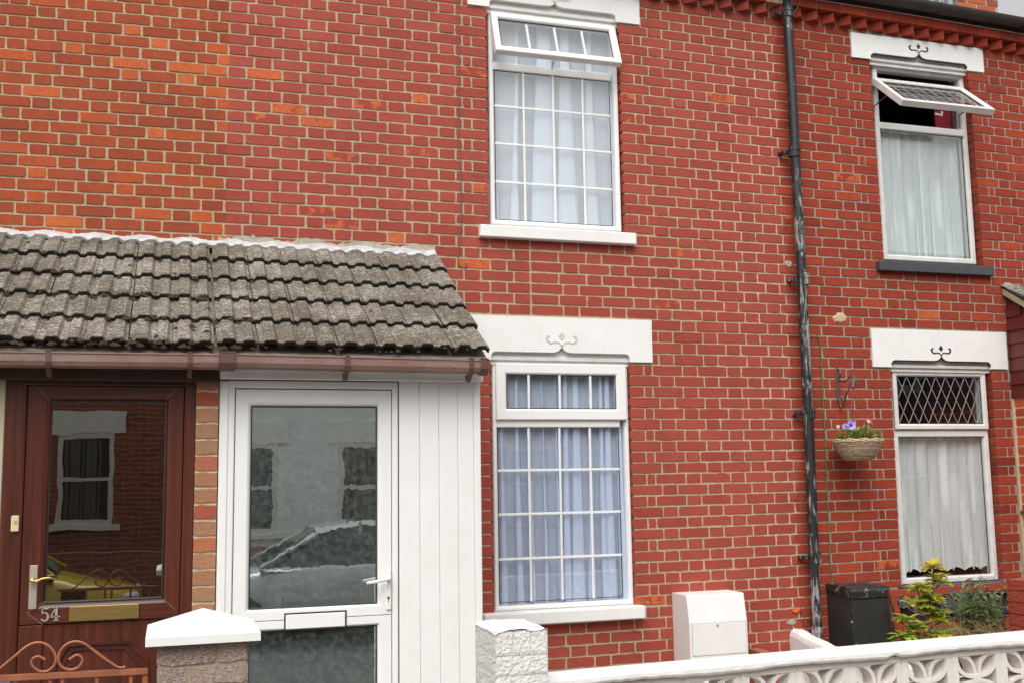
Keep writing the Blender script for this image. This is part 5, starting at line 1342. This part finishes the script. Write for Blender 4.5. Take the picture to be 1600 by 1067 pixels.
cxm = (lx0+lx1)/2; cym = PYL+pd/2; half = (at(410.5, 990, PYL-.05)[0]-at(230, 998, PYL-.05)[0])/2; ch_ = .030
zc0 = lzt+.001; mb = MB()
cz0_ = zc0; cz1_ = zc0+ch_
zap = at(320, 949, cym)[1]
A = [(cxm-half, cym-half), (cxm+half, cym-half), (cxm+half, cym+half), (cxm-half, cym+half)]
k_ = .985
mb.add([(x, y, cz0_) for x, y in A]+[(x, y, cz1_) for x, y in A]+[(cxm+(x-cxm)*.16, cym+(y-cym)*.16, zap-.012) for x, y in A]+[(cxm, cym, zap)],
       [(3, 2, 1, 0)]+[(i, (i+1) % 4, 4+(i+1) % 4, 4+i) for i in range(4)]+[(4+i, 4+(i+1) % 4, 8+(i+1) % 4, 8+i) for i in range(4)]+[(8+i, 8+(i+1) % 4, 12) for i in range(4)])
mb.build('pyramid_cap', 'cap', lpier)
# gate
YGt = -2.74
gate = empty('iron_gate', (-.3, YGt, 0), 'rust-coloured wrought iron gate with scrolled top in front of the brown door', 'gate')
def gp_(x, y): return P3(x, y, YGt)
ra, rb_ = gp_(-60, 1059), gp_(231, 1045)
mb = MB(); hgt = .015
mb.add([(ra.x, YGt-.012, ra.z-hgt), (rb_.x, YGt-.012, rb_.z-hgt), (rb_.x, YGt-.012, rb_.z+.004), (ra.x, YGt-.012, ra.z+.004), (ra.x, YGt+.012, ra.z-hgt), (rb_.x, YGt+.012, rb_.z-hgt), (rb_.x, YGt+.012, rb_.z+.004), (ra.x, YGt+.012, ra.z+.004)],
       [(0, 1, 2, 3), (4, 7, 6, 5), (0, 4, 5, 1), (3, 2, 6, 7), (1, 5, 6, 2), (0, 3, 7, 4)]); mb.build('top_rail', 'rust', gate)
def spl(P_, k=8):
    P_ = [Vector(p) for p in P_]; out = []
    for i in range(len(P_)-1):
        p0, p1, p2, p3 = P_[max(i-1, 0)], P_[i], P_[i+1], P_[min(i+2, len(P_)-1)]
        for q in range(k):
            t = q/k; out.append(.5*((2*p1)+(-p0+p2)*t+(2*p0-5*p1+4*p2-p3)*t*t+(-p0+3*p1-3*p2+p3)*t**3))
    out.append(P_[-1]); return out
sc1 = [(-25, 1058), (-5, 1047), (20, 1027), (42, 1009), (60, 1003), (77, 1009), (87, 1024), (85, 1038), (75, 1047), (63, 1048), (53, 1042), (49, 1034), (53, 1027), (61, 1025), (71, 1030)]
sc2 = [(196, 1041), (186, 1042), (172, 1034), (150, 1018), (132, 1005), (118, 1001.5), (104, 1006), (93, 1019), (92, 1034), (100, 1043), (112, 1045.5), (123, 1041), (129, 1031), (125, 1024), (118, 1023), (108, 1030)]
for s_ in (sc1, sc2):
    mb = MB(); mb.tube(spl([gp_(*p) for p in s_]), .0047, 8); mb.build('scroll', 'rust', gate, smooth=True)
for px in (24, 79, 98, 152, 205, 227):
    p = gp_(px, 1052); wv = .006 if px < 220 else .010
    mb = MB(); mb.box(p.x-wv, p.x+wv, YGt-.007, YGt+.007, .0, p.z-.004, .002); mb.build('upright', 'rust', gate)
mb = MB(); p = gp_(-3, 1062); mb.box(p.x-.10, gp_(19, 1062).x, YGt-.05, YGt-.02, 0, p.z, .003); mb.build('gate_post', 'bracket', gate)
# low white dividing wall between the gardens
mb = MB(); xw = 4.262; vs = []; n = 26
for i in range(n+1):
    y = -.004-(2.28)*i/n; z = .62 if i == 0 else .62; 
    z = at(1229, 992, 0)[1]+.04 if i < 1 else None
    zt = .565 if y < -.10 else .600+.3*(y+.10)*(-.0)
    zt = .595-.055*min(1, max(0, (-y-.05)/.35)) + .006*math.sin(i*2.1)
    vs += [(xw, y, -.1), (xw+.002, y, zt-.05), (xw+.012, y, zt-.02), (xw+.04, y, zt), (xw+.085, y, zt-.004), (xw+.115, y, zt-.03), (xw+.115, y, -.1)]
mb.add(vs, [(i*7+k, (i+1)*7+k, (i+1)*7+k+1, i*7+k+1) for i in range(n) for k in range(6)]+[tuple(range(7)), tuple(n*7+k for k in range(7))])
tag(mb.build('dividing_wall', 'rough_white'), 'low white-painted wall dividing the two front gardens below the drainpipe', 'garden wall')

# ---------------------------------------------------------------- porch return at far right, red pier
rp_ = empty('side_porch', (6.9, -.5, 0), 'neighbouring porch with dark red weatherboards and tiled roof at the right edge', 'porch')
XS = at(1583, 640, 0)[0]+.0
bz_top = at(1567, 452, 0)[1]; xs_ = XS
zbb = at(1581, 622, 0)[1]
bh_ = (bz_top-zbb)/8.2
mb = MB(); zt1_ = bz_top-.06; pf = [(-.001, zbb), (-.001, zt1_), (-1.0, zt1_-.62*1.0), (-1.0, zbb)]
mb.add([(xs_+.006, a, b) for a, b in pf]+[(xs_+.95, a, b) for a, b in pf], [(0, 1, 2, 3), (7, 6, 5, 4), (0, 4, 5, 1), (1, 5, 6, 2), (2, 6, 7, 3), (3, 7, 4, 0)]); mb.build('side_core', 'board_red', rp_)
for k in range(9):
    z0_ = zbb+bh_*k; y1_ = -1.0
    mb = MB(); ytop = -1.05
    # board tilted slightly, top boards cut by the roof slope
    ye = -1.0 if z0_+bh_ < 2.35 else max(-1.0, -(bz_top-.03-(z0_+bh_))/.62)
    if ye > -.03: continue
    mb.add([(xs_-.012, -.002, z0_), (xs_-.012, ye, z0_), (xs_-.002, ye, z0_+bh_-.003), (xs_-.002, -.002, z0_+bh_-.003), (xs_+.006, -.002, z0_), (xs_+.006, ye, z0_)], [(0, 1, 2, 3), (0, 4, 5, 1), (0, 3, 4), (1, 5, 2)])
    mb.build('weatherboard', 'board_red', rp_)
mb = MB(); a = Vector((xs_-.03, -.01, bz_top)); b_ = Vector((xs_-.03, -1.15, bz_top-1.15*.62))
mb.add([a, b_, b_+Vector((0, 0, -.05)), a+Vector((0, 0, -.05)), a+Vector((.02, 0, 0)), b_+Vector((.02, 0, 0)), b_+Vector((.02, 0, -.05)), a+Vector((.02, 0, -.05))], [(0, 1, 2, 3), (4, 7, 6, 5), (3, 2, 6, 7), (0, 4, 5, 1), (0, 3, 7, 4), (1, 5, 6, 2)])
mb.build('barge_board', 'cream_wood', rp_)
for row in range(4):
    for c in range(5):
        me = TM[(row*3+c) % 6]; inst('tile', me, (xs_-.035+TW*c, -.0-.27*row, bz_top+.01-.27*.64*row), rp_)
ob = MB(); ob.box(xs_+.002, xs_+.95, -.9, -.002, -.1, zbb-.001, 0); ob = ob.build('return_wall', simple('cream_pointing', (.62, .47, .30), (.5, .38, .24), rough=.9), rp_)
mb = MB(); mb.box(xs_-.016, xs_+.002, -.018, -.001, .1, zbb-.004, 0); mb.build('mortar_fillet', simple('cream_fillet', (.60, .45, .29), rough=.9), rp_)
rx = random.Random(77); zz = zbb-.004
k = 0
while zz > .1:
    y = -.022; wdt = .215 if k % 2 else .10
    while y > -.9:
        me = brick_mesh(wdt, .0655, rx.random(), 0, rx.randrange(5), 'orange_brick', False); inst('brick', me, (xs_, y-wdt/2, zz-.036), ob, (0, 0, -math.pi/2))
        y -= wdt+.01; wdt = .215 if wdt < .15 else .10
    zz -= .0752; k += 1
mb = MB(); p = P3(1595, 799, -.03); mb.tube([p, p+Vector((.1, -.05, 0))], .012, 6); mb.build('hinge_pin', 'bracket_iron', rp_)
YRP = -1.28
rpz = at(1598, 909, YRP)[1]; rpx0 = at(1573.5, 915, YRP+.235)[0]
rpier = empty('red_painted_pier', (rpx0+.12, YRP+.12, 0), 'red-painted brick garden pier at the right edge behind the white coping', 'pier')
mb = MB(); mb.box(rpx0+.004, rpx0+.236, YRP+.004, YRP+.236, -.1, rpz-.006, .004); mb.build('pier_core', 'redpaint_brick', rpier)
zz = rpz
for k in range(10):
    cuts = [0, .62, 1] if k % 2 else [0, 1]
    for a, b in zip(cuts, cuts[1:]):
        mb = MB(); lumpy_box(mb, rpx0+.24*a+(.002 if a else 0), rpx0+.24*b-(.002 if b < 1 else 0), YRP, YRP+.24, zz-.076+.004, zz, .003, k); mb.build('brick', 'redpaint_brick', rpier)
    zz -= .076

# ---------------------------------------------------------------- garden bench with cast rose panel
YB2 = -.33
bench = empty('garden_bench', (5.7, YB2, 0), 'red wooden garden bench with black cast-iron rose panel under the right window', 'bench')
def bb_(tl, tr, br, bl, name, mat, y0=YB2, th=.03, parent=None):
    ps = [P3(*q, y0) for q in (tl, tr, br, bl)]; mb = MB(); mb.add(ps+[p+Vector((0, th, 0)) for p in ps], [(0, 1, 2, 3), (4, 7, 6, 5), (0, 4, 5, 1), (1, 5, 6, 2), (2, 6, 7, 3), (3, 7, 4, 0)]); return mb.build(name, mat, parent or bench)
bb_((1389, 922), (1610, 907), (1610, 919), (1391, 933), 'top_rail', 'bench_red', th=.035)
bb_((1390, 933.3), (1402, 932.6), (1412, 985), (1398, 988), 'end_stile', 'bench_red')
bb_((1412, 974), (1610, 962), (1610, 974), (1412, 987), 'bottom_rail', 'bench_red')
bb_((1412, 989), (1600, 975), (1600, 979), (1412, 994), 'seat_slat', 'bench_red', y0=YB2-.1, th=.04)
bb_((1402, 997), (1600, 983), (1600, 990), (1402, 1004), 'seat_slat', 'bench_red', y0=YB2-.2, th=.05)
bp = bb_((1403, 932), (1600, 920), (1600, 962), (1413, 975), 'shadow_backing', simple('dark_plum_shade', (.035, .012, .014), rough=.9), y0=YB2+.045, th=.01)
panel = MB(); panel.ring(at(1403, 940, YB2)[0], at(1604, 940, YB2)[0], at(1500, 968, YB2)[1], at(1500, 927.5, YB2)[1], [(0, YB2+.01), (.006, YB2+.004), (.012, YB2+.01), (.012, YB2+.02), (0, YB2+.02)])
panel = panel.build('rose_panel', 'bench_iron', bench)
def rose(px, py, r_):
    mb = MB(); c = P3(px, py, YB2+.006)
    for ring_, nn, rr in ((0, 5, 1.0), (1, 4, .62), (2, 3, .3)):
        for k in range(nn):
            a = 2*math.pi*k/nn+ring_*.6; pts = [(c.x+r_*rr*math.cos(a+t)*(1 if abs(t) < .5 else .9), c.z+r_*rr*math.sin(a+t)*(1 if abs(t) < .5 else .9)) for t in (-.75, -.4, 0, .4, .75)]
            mb.bar(pts, r_*.22, YB2-.002*ring_, YB2+.012)
    mb.build('cast_rose', 'bench_iron', panel)
for px, py, r_ in ((1409, 940, .038), (1479, 944, .046), (1494, 952, .03), (1505, 934, .035), (1556, 940, .04), (1590, 930, .035)): rose(px, py, r_)
def cleaf(px, py, L, a, w_):
    c = at(px, py, YB2); mb = MB(); d = Vector((math.cos(a), math.sin(a))); nn = Vector((-d.y, d.x)); pts = []
    for k in range(9):
        t = k/8; pts.append(Vector(c)+d*L*(t-.5)+nn*w_*math.sin(math.pi*t)/2)
    for k in range(1, 8):
        t = 1-k/8; pts.append(Vector(c)+d*L*(t-.5)-nn*w_*math.sin(math.pi*t)/2)
    mb.prism([(p.x, p.y) for p in pts], YB2-.001, YB2+.012); mb.build('cast_leaf', 'bench_iron', panel)
for q in ((1429, 938, .06, 1.5, .03), (1431, 951, .07, 1.7, .034), (1420, 941, .04, .6, .02), (1484, 955, .08, .05, .03), (1499, 964, .07, .1, .035), (1487, 930, .09, -.9, .02), (1500, 927, .05, .3, .03), (1526, 932, .06, .7, .03), (1540, 950, .06, 2.2, .03), (1466, 937, .06, 2.0, .025), (1575, 948, .06, .9, .03), (1448, 935, .05, 1.2, .025)): cleaf(*q)
mb = MB()
for pl in (((1414, 944), (1428, 956), (1440, 960), (1452, 955)), ((1464, 955), (1472, 965), (1480, 967), (1496, 966)), ((1480, 930), (1490, 940), (1497, 946), (1503, 950)), ((1474, 965), (1476, 957), (1480, 952)), ((1505, 945), (1530, 955), (1560, 950), (1590, 945)), ((1495, 929), (1491, 938), (1493, 945))):
    mb.tube(spl([P3(*p, YB2+.006) for p in pl], 4), .006, 5)
mb.build('cast_stems', 'bench_iron', panel, smooth=True)
mb = MB(); mb.tube(spl([P3(x, y, YB2-.06) for x, y in ((1390, 928), (1392, 940), (1396, 953), (1400, 963), (1405, 969.5), (1411, 972))]), .007, 6); mb.tube([P3(1391, 945, YB2-.03), P3(1401, 1010, YB2-.03)], .009, 6)
mb.build('arm_iron', 'black', bench, smooth=True)

# ---------------------------------------------------------------- plants
def lin(a, b, t): return a+(b-a)*t
sh = empty('variegated_shrub', (4.9, -1.15, 0), 'tall lime green shrub with yellow leaf tips in front of the red bench', 'shrub')
YS = -1.15; rs_ = random.Random(40)
stems = [spl([P3(x, y, YS) for x, y in q], 6) for q in ([(1446, 1060), (1444, 1020), (1446, 985), (1449, 955), (1456, 930), (1459, 905), (1458, 885)], [(1445, 1000), (1430, 985), (1421, 975)], [(1446, 990), (1462, 975), (1470, 972)],
         [(1450, 955), (1438, 938), (1434, 922)], [(1456, 925), (1468, 912)], [(1446, 1010), (1425, 1000), (1412, 1000)], [(1446, 1000), (1470, 990), (1478, 990)], [(1448, 965), (1462, 955), (1470, 950)])]
for s_ in stems:
    mb = MB(); mb.tube(s_, [max(.003, .007*(1-.5*k/len(s_))) for k in range(len(s_))], 5); mb.build('stem', 'stem', sh, smooth=True)
clusters = [(1458, 880, 11, .9), (1463, 898, 10, .8), (1470, 908, 8, .7), (1436, 925, 9, .35), (1440, 938, 8, .45), (1455, 930, 9, .55), (1463, 943, 8, .5), (1430, 945, 6, .4), (1452, 958, 8, .45), (1465, 955, 8, .6), (1418, 972, 10, .35), (1428, 985, 8, .3), (1440, 978, 6, .3), (1466, 972, 8, .5), (1412, 996, 10, .2), (1425, 1003, 10, .15), (1442, 1000, 9, .15), (1460, 992, 9, .35), (1474, 992, 8, .4), (1405, 1006, 6, .3)]
for (x, y, n_, ye) in clusters:
    n_ = int(n_*2.3)
    c = P3(x, y, YS+rs_.uniform(-.05, .05)); mb = MB()
    for k in range(n_):
        a = 2*math.pi*k/n_+rs_.uniform(-.3, .3); el = rs_.uniform(-.1, .8)
        d = Vector((math.cos(a), math.sin(a)*.9, el)); c = c+Vector((0, 0, rs_.uniform(-.006, .006))); yel = 1 if rs_.random() < ye*.6 else 0
        leaf(mb, c+d*.004, d, Vector((0, 0, 1)), rs_.uniform(.062, .100), rs_.uniform(.036, .054), (min(1, ye*.7+rs_.random()*.4), yel*.9, .1), curl=.25, n=4)
    mb.build('leaf_cluster', 'leaf_lime', sh, smooth=True)
sg = empty('sage_plant', (5.35, -.85, 0), 'bushy grey-green plant with purple leaves beside the red painted pier', 'plant')
YS2 = -.85
for k in range(95):
    bx_ = rs_.uniform(1500, 1568); top = rs_.uniform(925, 965) if rs_.random() < .7 else rs_.uniform(905, 930); tx = bx_+rs_.uniform(-18, 18); y_ = YS2+rs_.uniform(-.2, .25)
    a = P3(bx_, 1010, y_); b_ = P3(tx, top, y_); mb = MB(); pts = [a, a.lerp(b_, .5)+Vector((rs_.uniform(-.02, .02), rs_.uniform(-.02, .02), 0)), b_]; pts = spl(pts, 4)
    mb.tube(pts, .0022, 4, (.2, .9 if rs_.random() < .4 else 0, .1))
    pur = rs_.random() < .25
    for q in range(9):
        p = pts[min(len(pts)-1, int((.25+.75*q/8)*(len(pts)-1)))]; an = rs_.uniform(0, 6.28)
        leaf(mb, p, Vector((math.cos(an), math.sin(an), rs_.uniform(.3, 1.2))), Vector((0, 0, 1)), rs_.uniform(.05, .09), rs_.uniform(.020, .032), (rs_.random(), .9 if pur and rs_.random() < .6 else 0, .1), n=3)
    mb.build('sprig', 'leaf_green', sg)
for (x, y), (x2, y2), n_ in (((1535, 930), (1572, 872), 6), ((1528, 950), (1515, 905), 5), ((1545, 940), (1530, 895), 5), ((1560, 940), (1566, 895), 5), ((1510, 960), (1523, 912), 4)):
    a = P3(x, y, YS2); b_ = P3(x2, y2, YS2); mb = MB(); pts = spl([a, a.lerp(b_, .5)+Vector((.02, 0, .02)), b_], 5); mb.tube(pts, .0018, 4, (.2, .9, .1))
    for q in range(n_):
        p = pts[int(q/(n_-1)*(len(pts)-1))]; an = rs_.uniform(0, 6.28); leaf(mb, p, Vector((math.cos(an), math.sin(an), .3)), Vector((0, 0, 1)), .04, .013, (.2, .9, .1), n=3)
    mb.build('sprig', 'leaf_green', sg)
mb = MB()
for k in range(420):
    x = rs_.uniform(1452, 1580); y_ = rs_.uniform(-1.25, -.6); a = P3(x, rs_.uniform(985, 1002), y_); L = rs_.uniform(.08, .22)
    d = Vector((rs_.uniform(-1, 1), rs_.uniform(-.7, .7), rs_.uniform(.15, 1.0))).normalized(); sd_ = Vector((d.z, 0, -d.x))*.0022
    q = a+d*L*.6; e = a+d*L+Vector((0, 0, -.04)); mb.add([a-sd_, a+sd_, q+sd_*.7, q-sd_*.7, e], [(0, 1, 2, 3), (3, 2, 4)], (rs_.random(), 0, .1))
tag(mb.build('dry_grass', 'straw'), 'dry straw-coloured grass clump between the shrub and the red pier', None, kind='stuff')

# ---------------------------------------------------------------- ground
def sheet(name, x0, x1, y0, y1, z, mat):
    mb = MB(); mb.quad((x0, y0, z), (x1, y0, z), (x1, y1, z), (x0, y1, z)); return tag(mb.build(name, mat), kind='structure')
sheet('ground', -6000, 6000, -6000, 6000, -.30, 'ground'); sheet('road', -200, 200, -10.4, -4.3, -.27, 'asphalt')
mb = MB(); mb.box(-60, 60, -4.28, -2.92, -.4, -.12, .01); tag(mb.build('near_pavement', 'paving'), kind='structure')
mb = MB(); mb.box(-60, 60, -11.6, -10.42, -.4, -.12, .01); tag(mb.build('far_pavement', 'paving'), kind='structure')
mb = MB(); mb.box(-20, 20, -2.90, .0, -.4, -.10, .0); tag(mb.build('forecourt', 'ground'), kind='structure')
mb = MB(); mb.box(4.36, 6.4, -2.2, -.02, -.1, .38, 0); tag(mb.build('raised_bed', 'soil'), kind='structure')

# ---------------------------------------------------------------- the other side of the street (seen mirrored in the glass)
YO = -12.6
def opp(px, py, ym_=YP): return at(px, py, 2*ym_-YO)
MT['opp_brick'] = None
def opp_brick():
    n = N('opposite_brick'); b = n.n('TexBrick'); b.inputs['Scale'].default_value = 1; b.inputs['Brick Width'].default_value = .23; b.inputs['Row Height'].default_value = .075; b.inputs['Mortar Size'].default_value = .008
    b.inputs['Color1'].default_value = (.34, .09, .05, 1); b.inputs['Color2'].default_value = (.26, .06, .04, 1); b.inputs['Mortar'].default_value = (.30, .24, .19, 1)
    m = n.n('Mapping'); m.inputs['Rotation'].default_value = (math.pi/2, 0, 0); n.l(n.coord('World'), m.inputs[0]); n.l(m.outputs[0], b.inputs['Vector']); n.base(b.outputs[0]); return n.set(Roughness=.9)
MT['opp_brick'] = opp_brick(); MT['opp_white'] = simple('opposite_white_render', (.82, .86, .86), (.66, .70, .70), rough=.9, scale=3)
MT['lace_far'] = simple('dim_net', (.12, .12, .10), rough=.9); MT['dkglass'] = simple('dark_window_glass', (.02, .025, .022), rough=.08, spec=.8)
def opp_house(x0, x1, wins, mat, label, wz=(.75, 2.35), hh=5.4):
    o = empty('opposite_house', ((x0+x1)/2, YO-2, 0), label, 'house', 'terraced houses across the street')
    mb = MB(); mb.box(x0, x1, YO-4, YO, -.15, hh, 0); mb.build('wall', mat, o)
    mb = MB(); mb.add([(x0, YO+.15, hh), (x1, YO+.15, hh), (x1, YO-2, hh+1.6), (x0, YO-2, hh+1.6), (x0, YO-4, hh), (x1, YO-4, hh)], [(0, 1, 2, 3), (3, 2, 5, 4)]); mb.build('roof', 'slate_paint', o)
    for (a, b, c, d) in wins:
        mb = MB(); mb.box(a-.18, b+.18, YO+.001, YO+.03, d, d+.36, .004); mb.build('lintel', 'stucco', o)
        mb = MB(); mb.box(a-.12, b+.12, YO+.001, YO+.06, c-.09, c, .004); mb.build('sill', 'stucco', o)
        mb = MB(); mb.ring(a, b, c, d, [(0, YO+.02), (.07, YO+.02), (.07, YO+.001), (0, YO+.001)]); mb.box(a+.06, b-.06, YO+.002, YO+.03, (c+d)/2-.03, (c+d)/2+.03, .004); w_ = mb.build('window', 'upvc_old', o)
        mb = MB(); mb.box(a+.05, b-.05, YO+.0015, YO+.006, c+.05, d-.05); mb.build('pane', 'dkglass', w_)
        mb = MB()
        for k in range(7): xx = a+.1+(b-a-.25)*k/7; mb.box(xx, xx+.05+.02*(k % 3), YO+.0065, YO+.009, c+.06, d-.06)
        mb.build('net_curtain', 'lace_far', w_)
wa = opp(86, 820); wb = opp(178, 678)
hb = opp(275, 700)[0]; hc = opp(560, 700)[0]
w2 = opp(530, 830); w3 = opp(600, 685)
opp_house(-5.5, hb, [(wa[0], wb[0], wa[1], wb[1]), (wa[0], wb[0], wa[1]+2.7, wb[1]+2.7), (wa[0]-2.8, wb[0]-2.8, wa[1], wb[1])], 'opp_brick', 'red brick terraced house across the street from number 54')
w4 = opp(396, 800)[0]
opp_house(hb+.01, hc+2.4, [(w4-.75, w4+.35, .9, 2.3), (w2[0], w2[0]+1.1, .9, 2.3), (w4-.75, w4+.35, 3.5, 4.9), (w2[0], w2[0]+1.1, 3.5, 4.9)], 'opp_white', 'whitewashed terraced house across the street facing the white door')
opp_house(hc+2.42, hc+7.4, [(hc+3.2, hc+4.3, .9, 2.3), (hc+3.2, hc+4.3, 3.5, 4.9), (hc+5.6, hc+6.6, 3.5, 4.9)], 'opp_brick', 'red brick terraced house across the street right of the whitewashed one')
opp_house(hc+7.42, hc+16, [(hc+8.6, hc+9.7, .9, 2.3), (hc+12, hc+13.1, .9, 2.3), (hc+8.6, hc+9.7, 3.5, 4.9), (hc+12, hc+13.1, 3.5, 4.9)], 'opp_brick', 'red brick terraced house furthest right across the street')
mb = MB(); mb.box(-5, 14, -11.9, -11.7, -.15, .75, .01); tag(mb.build('opposite_garden_wall', 'opp_brick'), 'low brick garden wall in front of the houses across the street', 'garden wall')

def car(x, y, paint, label, flip=1, zb=-.27):
    """hatchback, nose towards -x (flip=1)"""
    o = empty('parked_car', (x, y, zb), label, 'car', 'cars parked along the street')
    # stations: (x, halfwidth, sill z, beltline z)
    st = [(-2.0, .62, .32, .55), (-1.9, .74, .22, .70), (-1.5, .82, .20, .80), (-.9, .85, .20, .90), (-.3, .86, .20, .94), (.6, .86, .20, .95), (1.3, .85, .20, .97), (1.75, .80, .22, .98), (1.95, .70, .34, .86)]
    mb = MB(); vs = []
    for sx_, hw, zs, zt in st:
        ring_ = [(-hw*.92, zs), (-hw, zs+.15), (-hw*1.0, (zs+zt)/2+.05), (-hw*.95, zt-.05), (-hw*.80, zt+.02), (0, zt+.05), (hw*.80, zt+.02), (hw*.95, zt-.05), (hw, (zs+zt)/2+.05), (hw, zs+.15), (hw*.92, zs)]
        vs += [(x+flip*sx_, y+a, zb+b) for a, b in ring_]
    m_ = 11; mb.add(vs, [(i*m_+k, (i+1)*m_+k, (i+1)*m_+(k+1) % m_, i*m_+(k+1) % m_) for i in range(len(st)-1) for k in range(m_)]+[tuple(range(m_)), tuple((len(st)-1)*m_+k for k in range(m_))])
    pm = simple('car_paint', paint, rough=.25, coat=1); body = mb.build('body', pm, o, smooth=True)
    cab = [(-1.05, .74, .93, .95), (-.35, .70, .93, 1.36), (.2, .68, .94, 1.45), (1.0, .67, .95, 1.42), (1.55, .66, .97, 1.24), (1.82, .66, .97, 1.0)]
    mb = MB(); vs = []
    for sx_, hw, zs, zt in cab: vs += [(x+flip*sx_, y+a, zb+b) for a, b in ((-hw*1.1, zs-.04), (-hw*.86, zt-.05), (-hw*.6, zt), (hw*.6, zt), (hw*.86, zt-.05), (hw*1.1, zs-.04))]
    mb.add(vs, [(i*6+k, (i+1)*6+k, (i+1)*6+k+1, i*6+k+1) for i in range(5) for k in range(5)]+[tuple(range(6)), tuple(30+k for k in range(6))]); mb.build('glasshouse', 'dkglass', o)
    mb = MB(); vs = []
    for sx_, hw, zs, zt in cab[1:5]: vs += [(x+flip*sx_, y+a, zb+b+.012) for a, b in ((-hw*.86, zt-.05), (-hw*.6, zt), (hw*.6, zt), (hw*.86, zt-.05))]
    mb.add(vs, [(i*4+k, (i+1)*4+k, (i+1)*4+k+1, i*4+k+1) for i in range(3) for k in range(3)])
    for s_ in (-1, 1):
        for a, b in ((0, 1), (2, 2), (4, 5)):
            p, q = cab[a], cab[b]; mb.tube([(x+flip*p[0], y+s_*p[1]*(1.1 if a in (0,) else .87), zb+(p[3] if a else p[2])), (x+flip*(q[0]+(.0 if a != b else .02)), y+s_*q[1]*(.87 if a != 4 else 1.08), zb+(q[3]-.04 if a != b else q[2]))], .028, 5)
    mb.build('roof_panel', pm, o)
    for wx in (-1.28, 1.25):
        for s_ in (-1, 1):
            mb = MB(); yy = y+s_*.80; mb.tube([(x+flip*wx, yy-.09, zb+.31), (x+flip*wx, yy+.09, zb+.31)], .31, 20); wh = mb.build('wheel', 'gasket', o)
            mb = MB(); mb.tube([(x+flip*wx, yy-.095, zb+.31), (x+flip*wx, yy+.095, zb+.31)], .2, 14); mb.build('hubcap', 'steel', wh)
    for s_ in (-1, 1):
        mb = MB(); mb.box(min(x-flip*1.97, x-flip*1.80), max(x-flip*1.97, x-flip*1.80), y+s_*.62-.13, y+s_*.62+.13, zb+.55, zb+.70, .03); mb.build('headlight', 'upvc_old', o)
    return o
car(-2.3, -9.45, (.62, .45, .02), 'yellow hatchback parked across the street from the brown door', -1)
car(2.1, -9.5, (.45, .48, .50), 'silver hatchback parked across the street from the white door', 1)
car(7.6, -9.5, (.45, .02, .03), 'red hatchback parked across the street from the middle window', 1)
car(12.3, -9.5, (.10, .12, .15), 'dark grey hatchback parked furthest right across the street', 1)
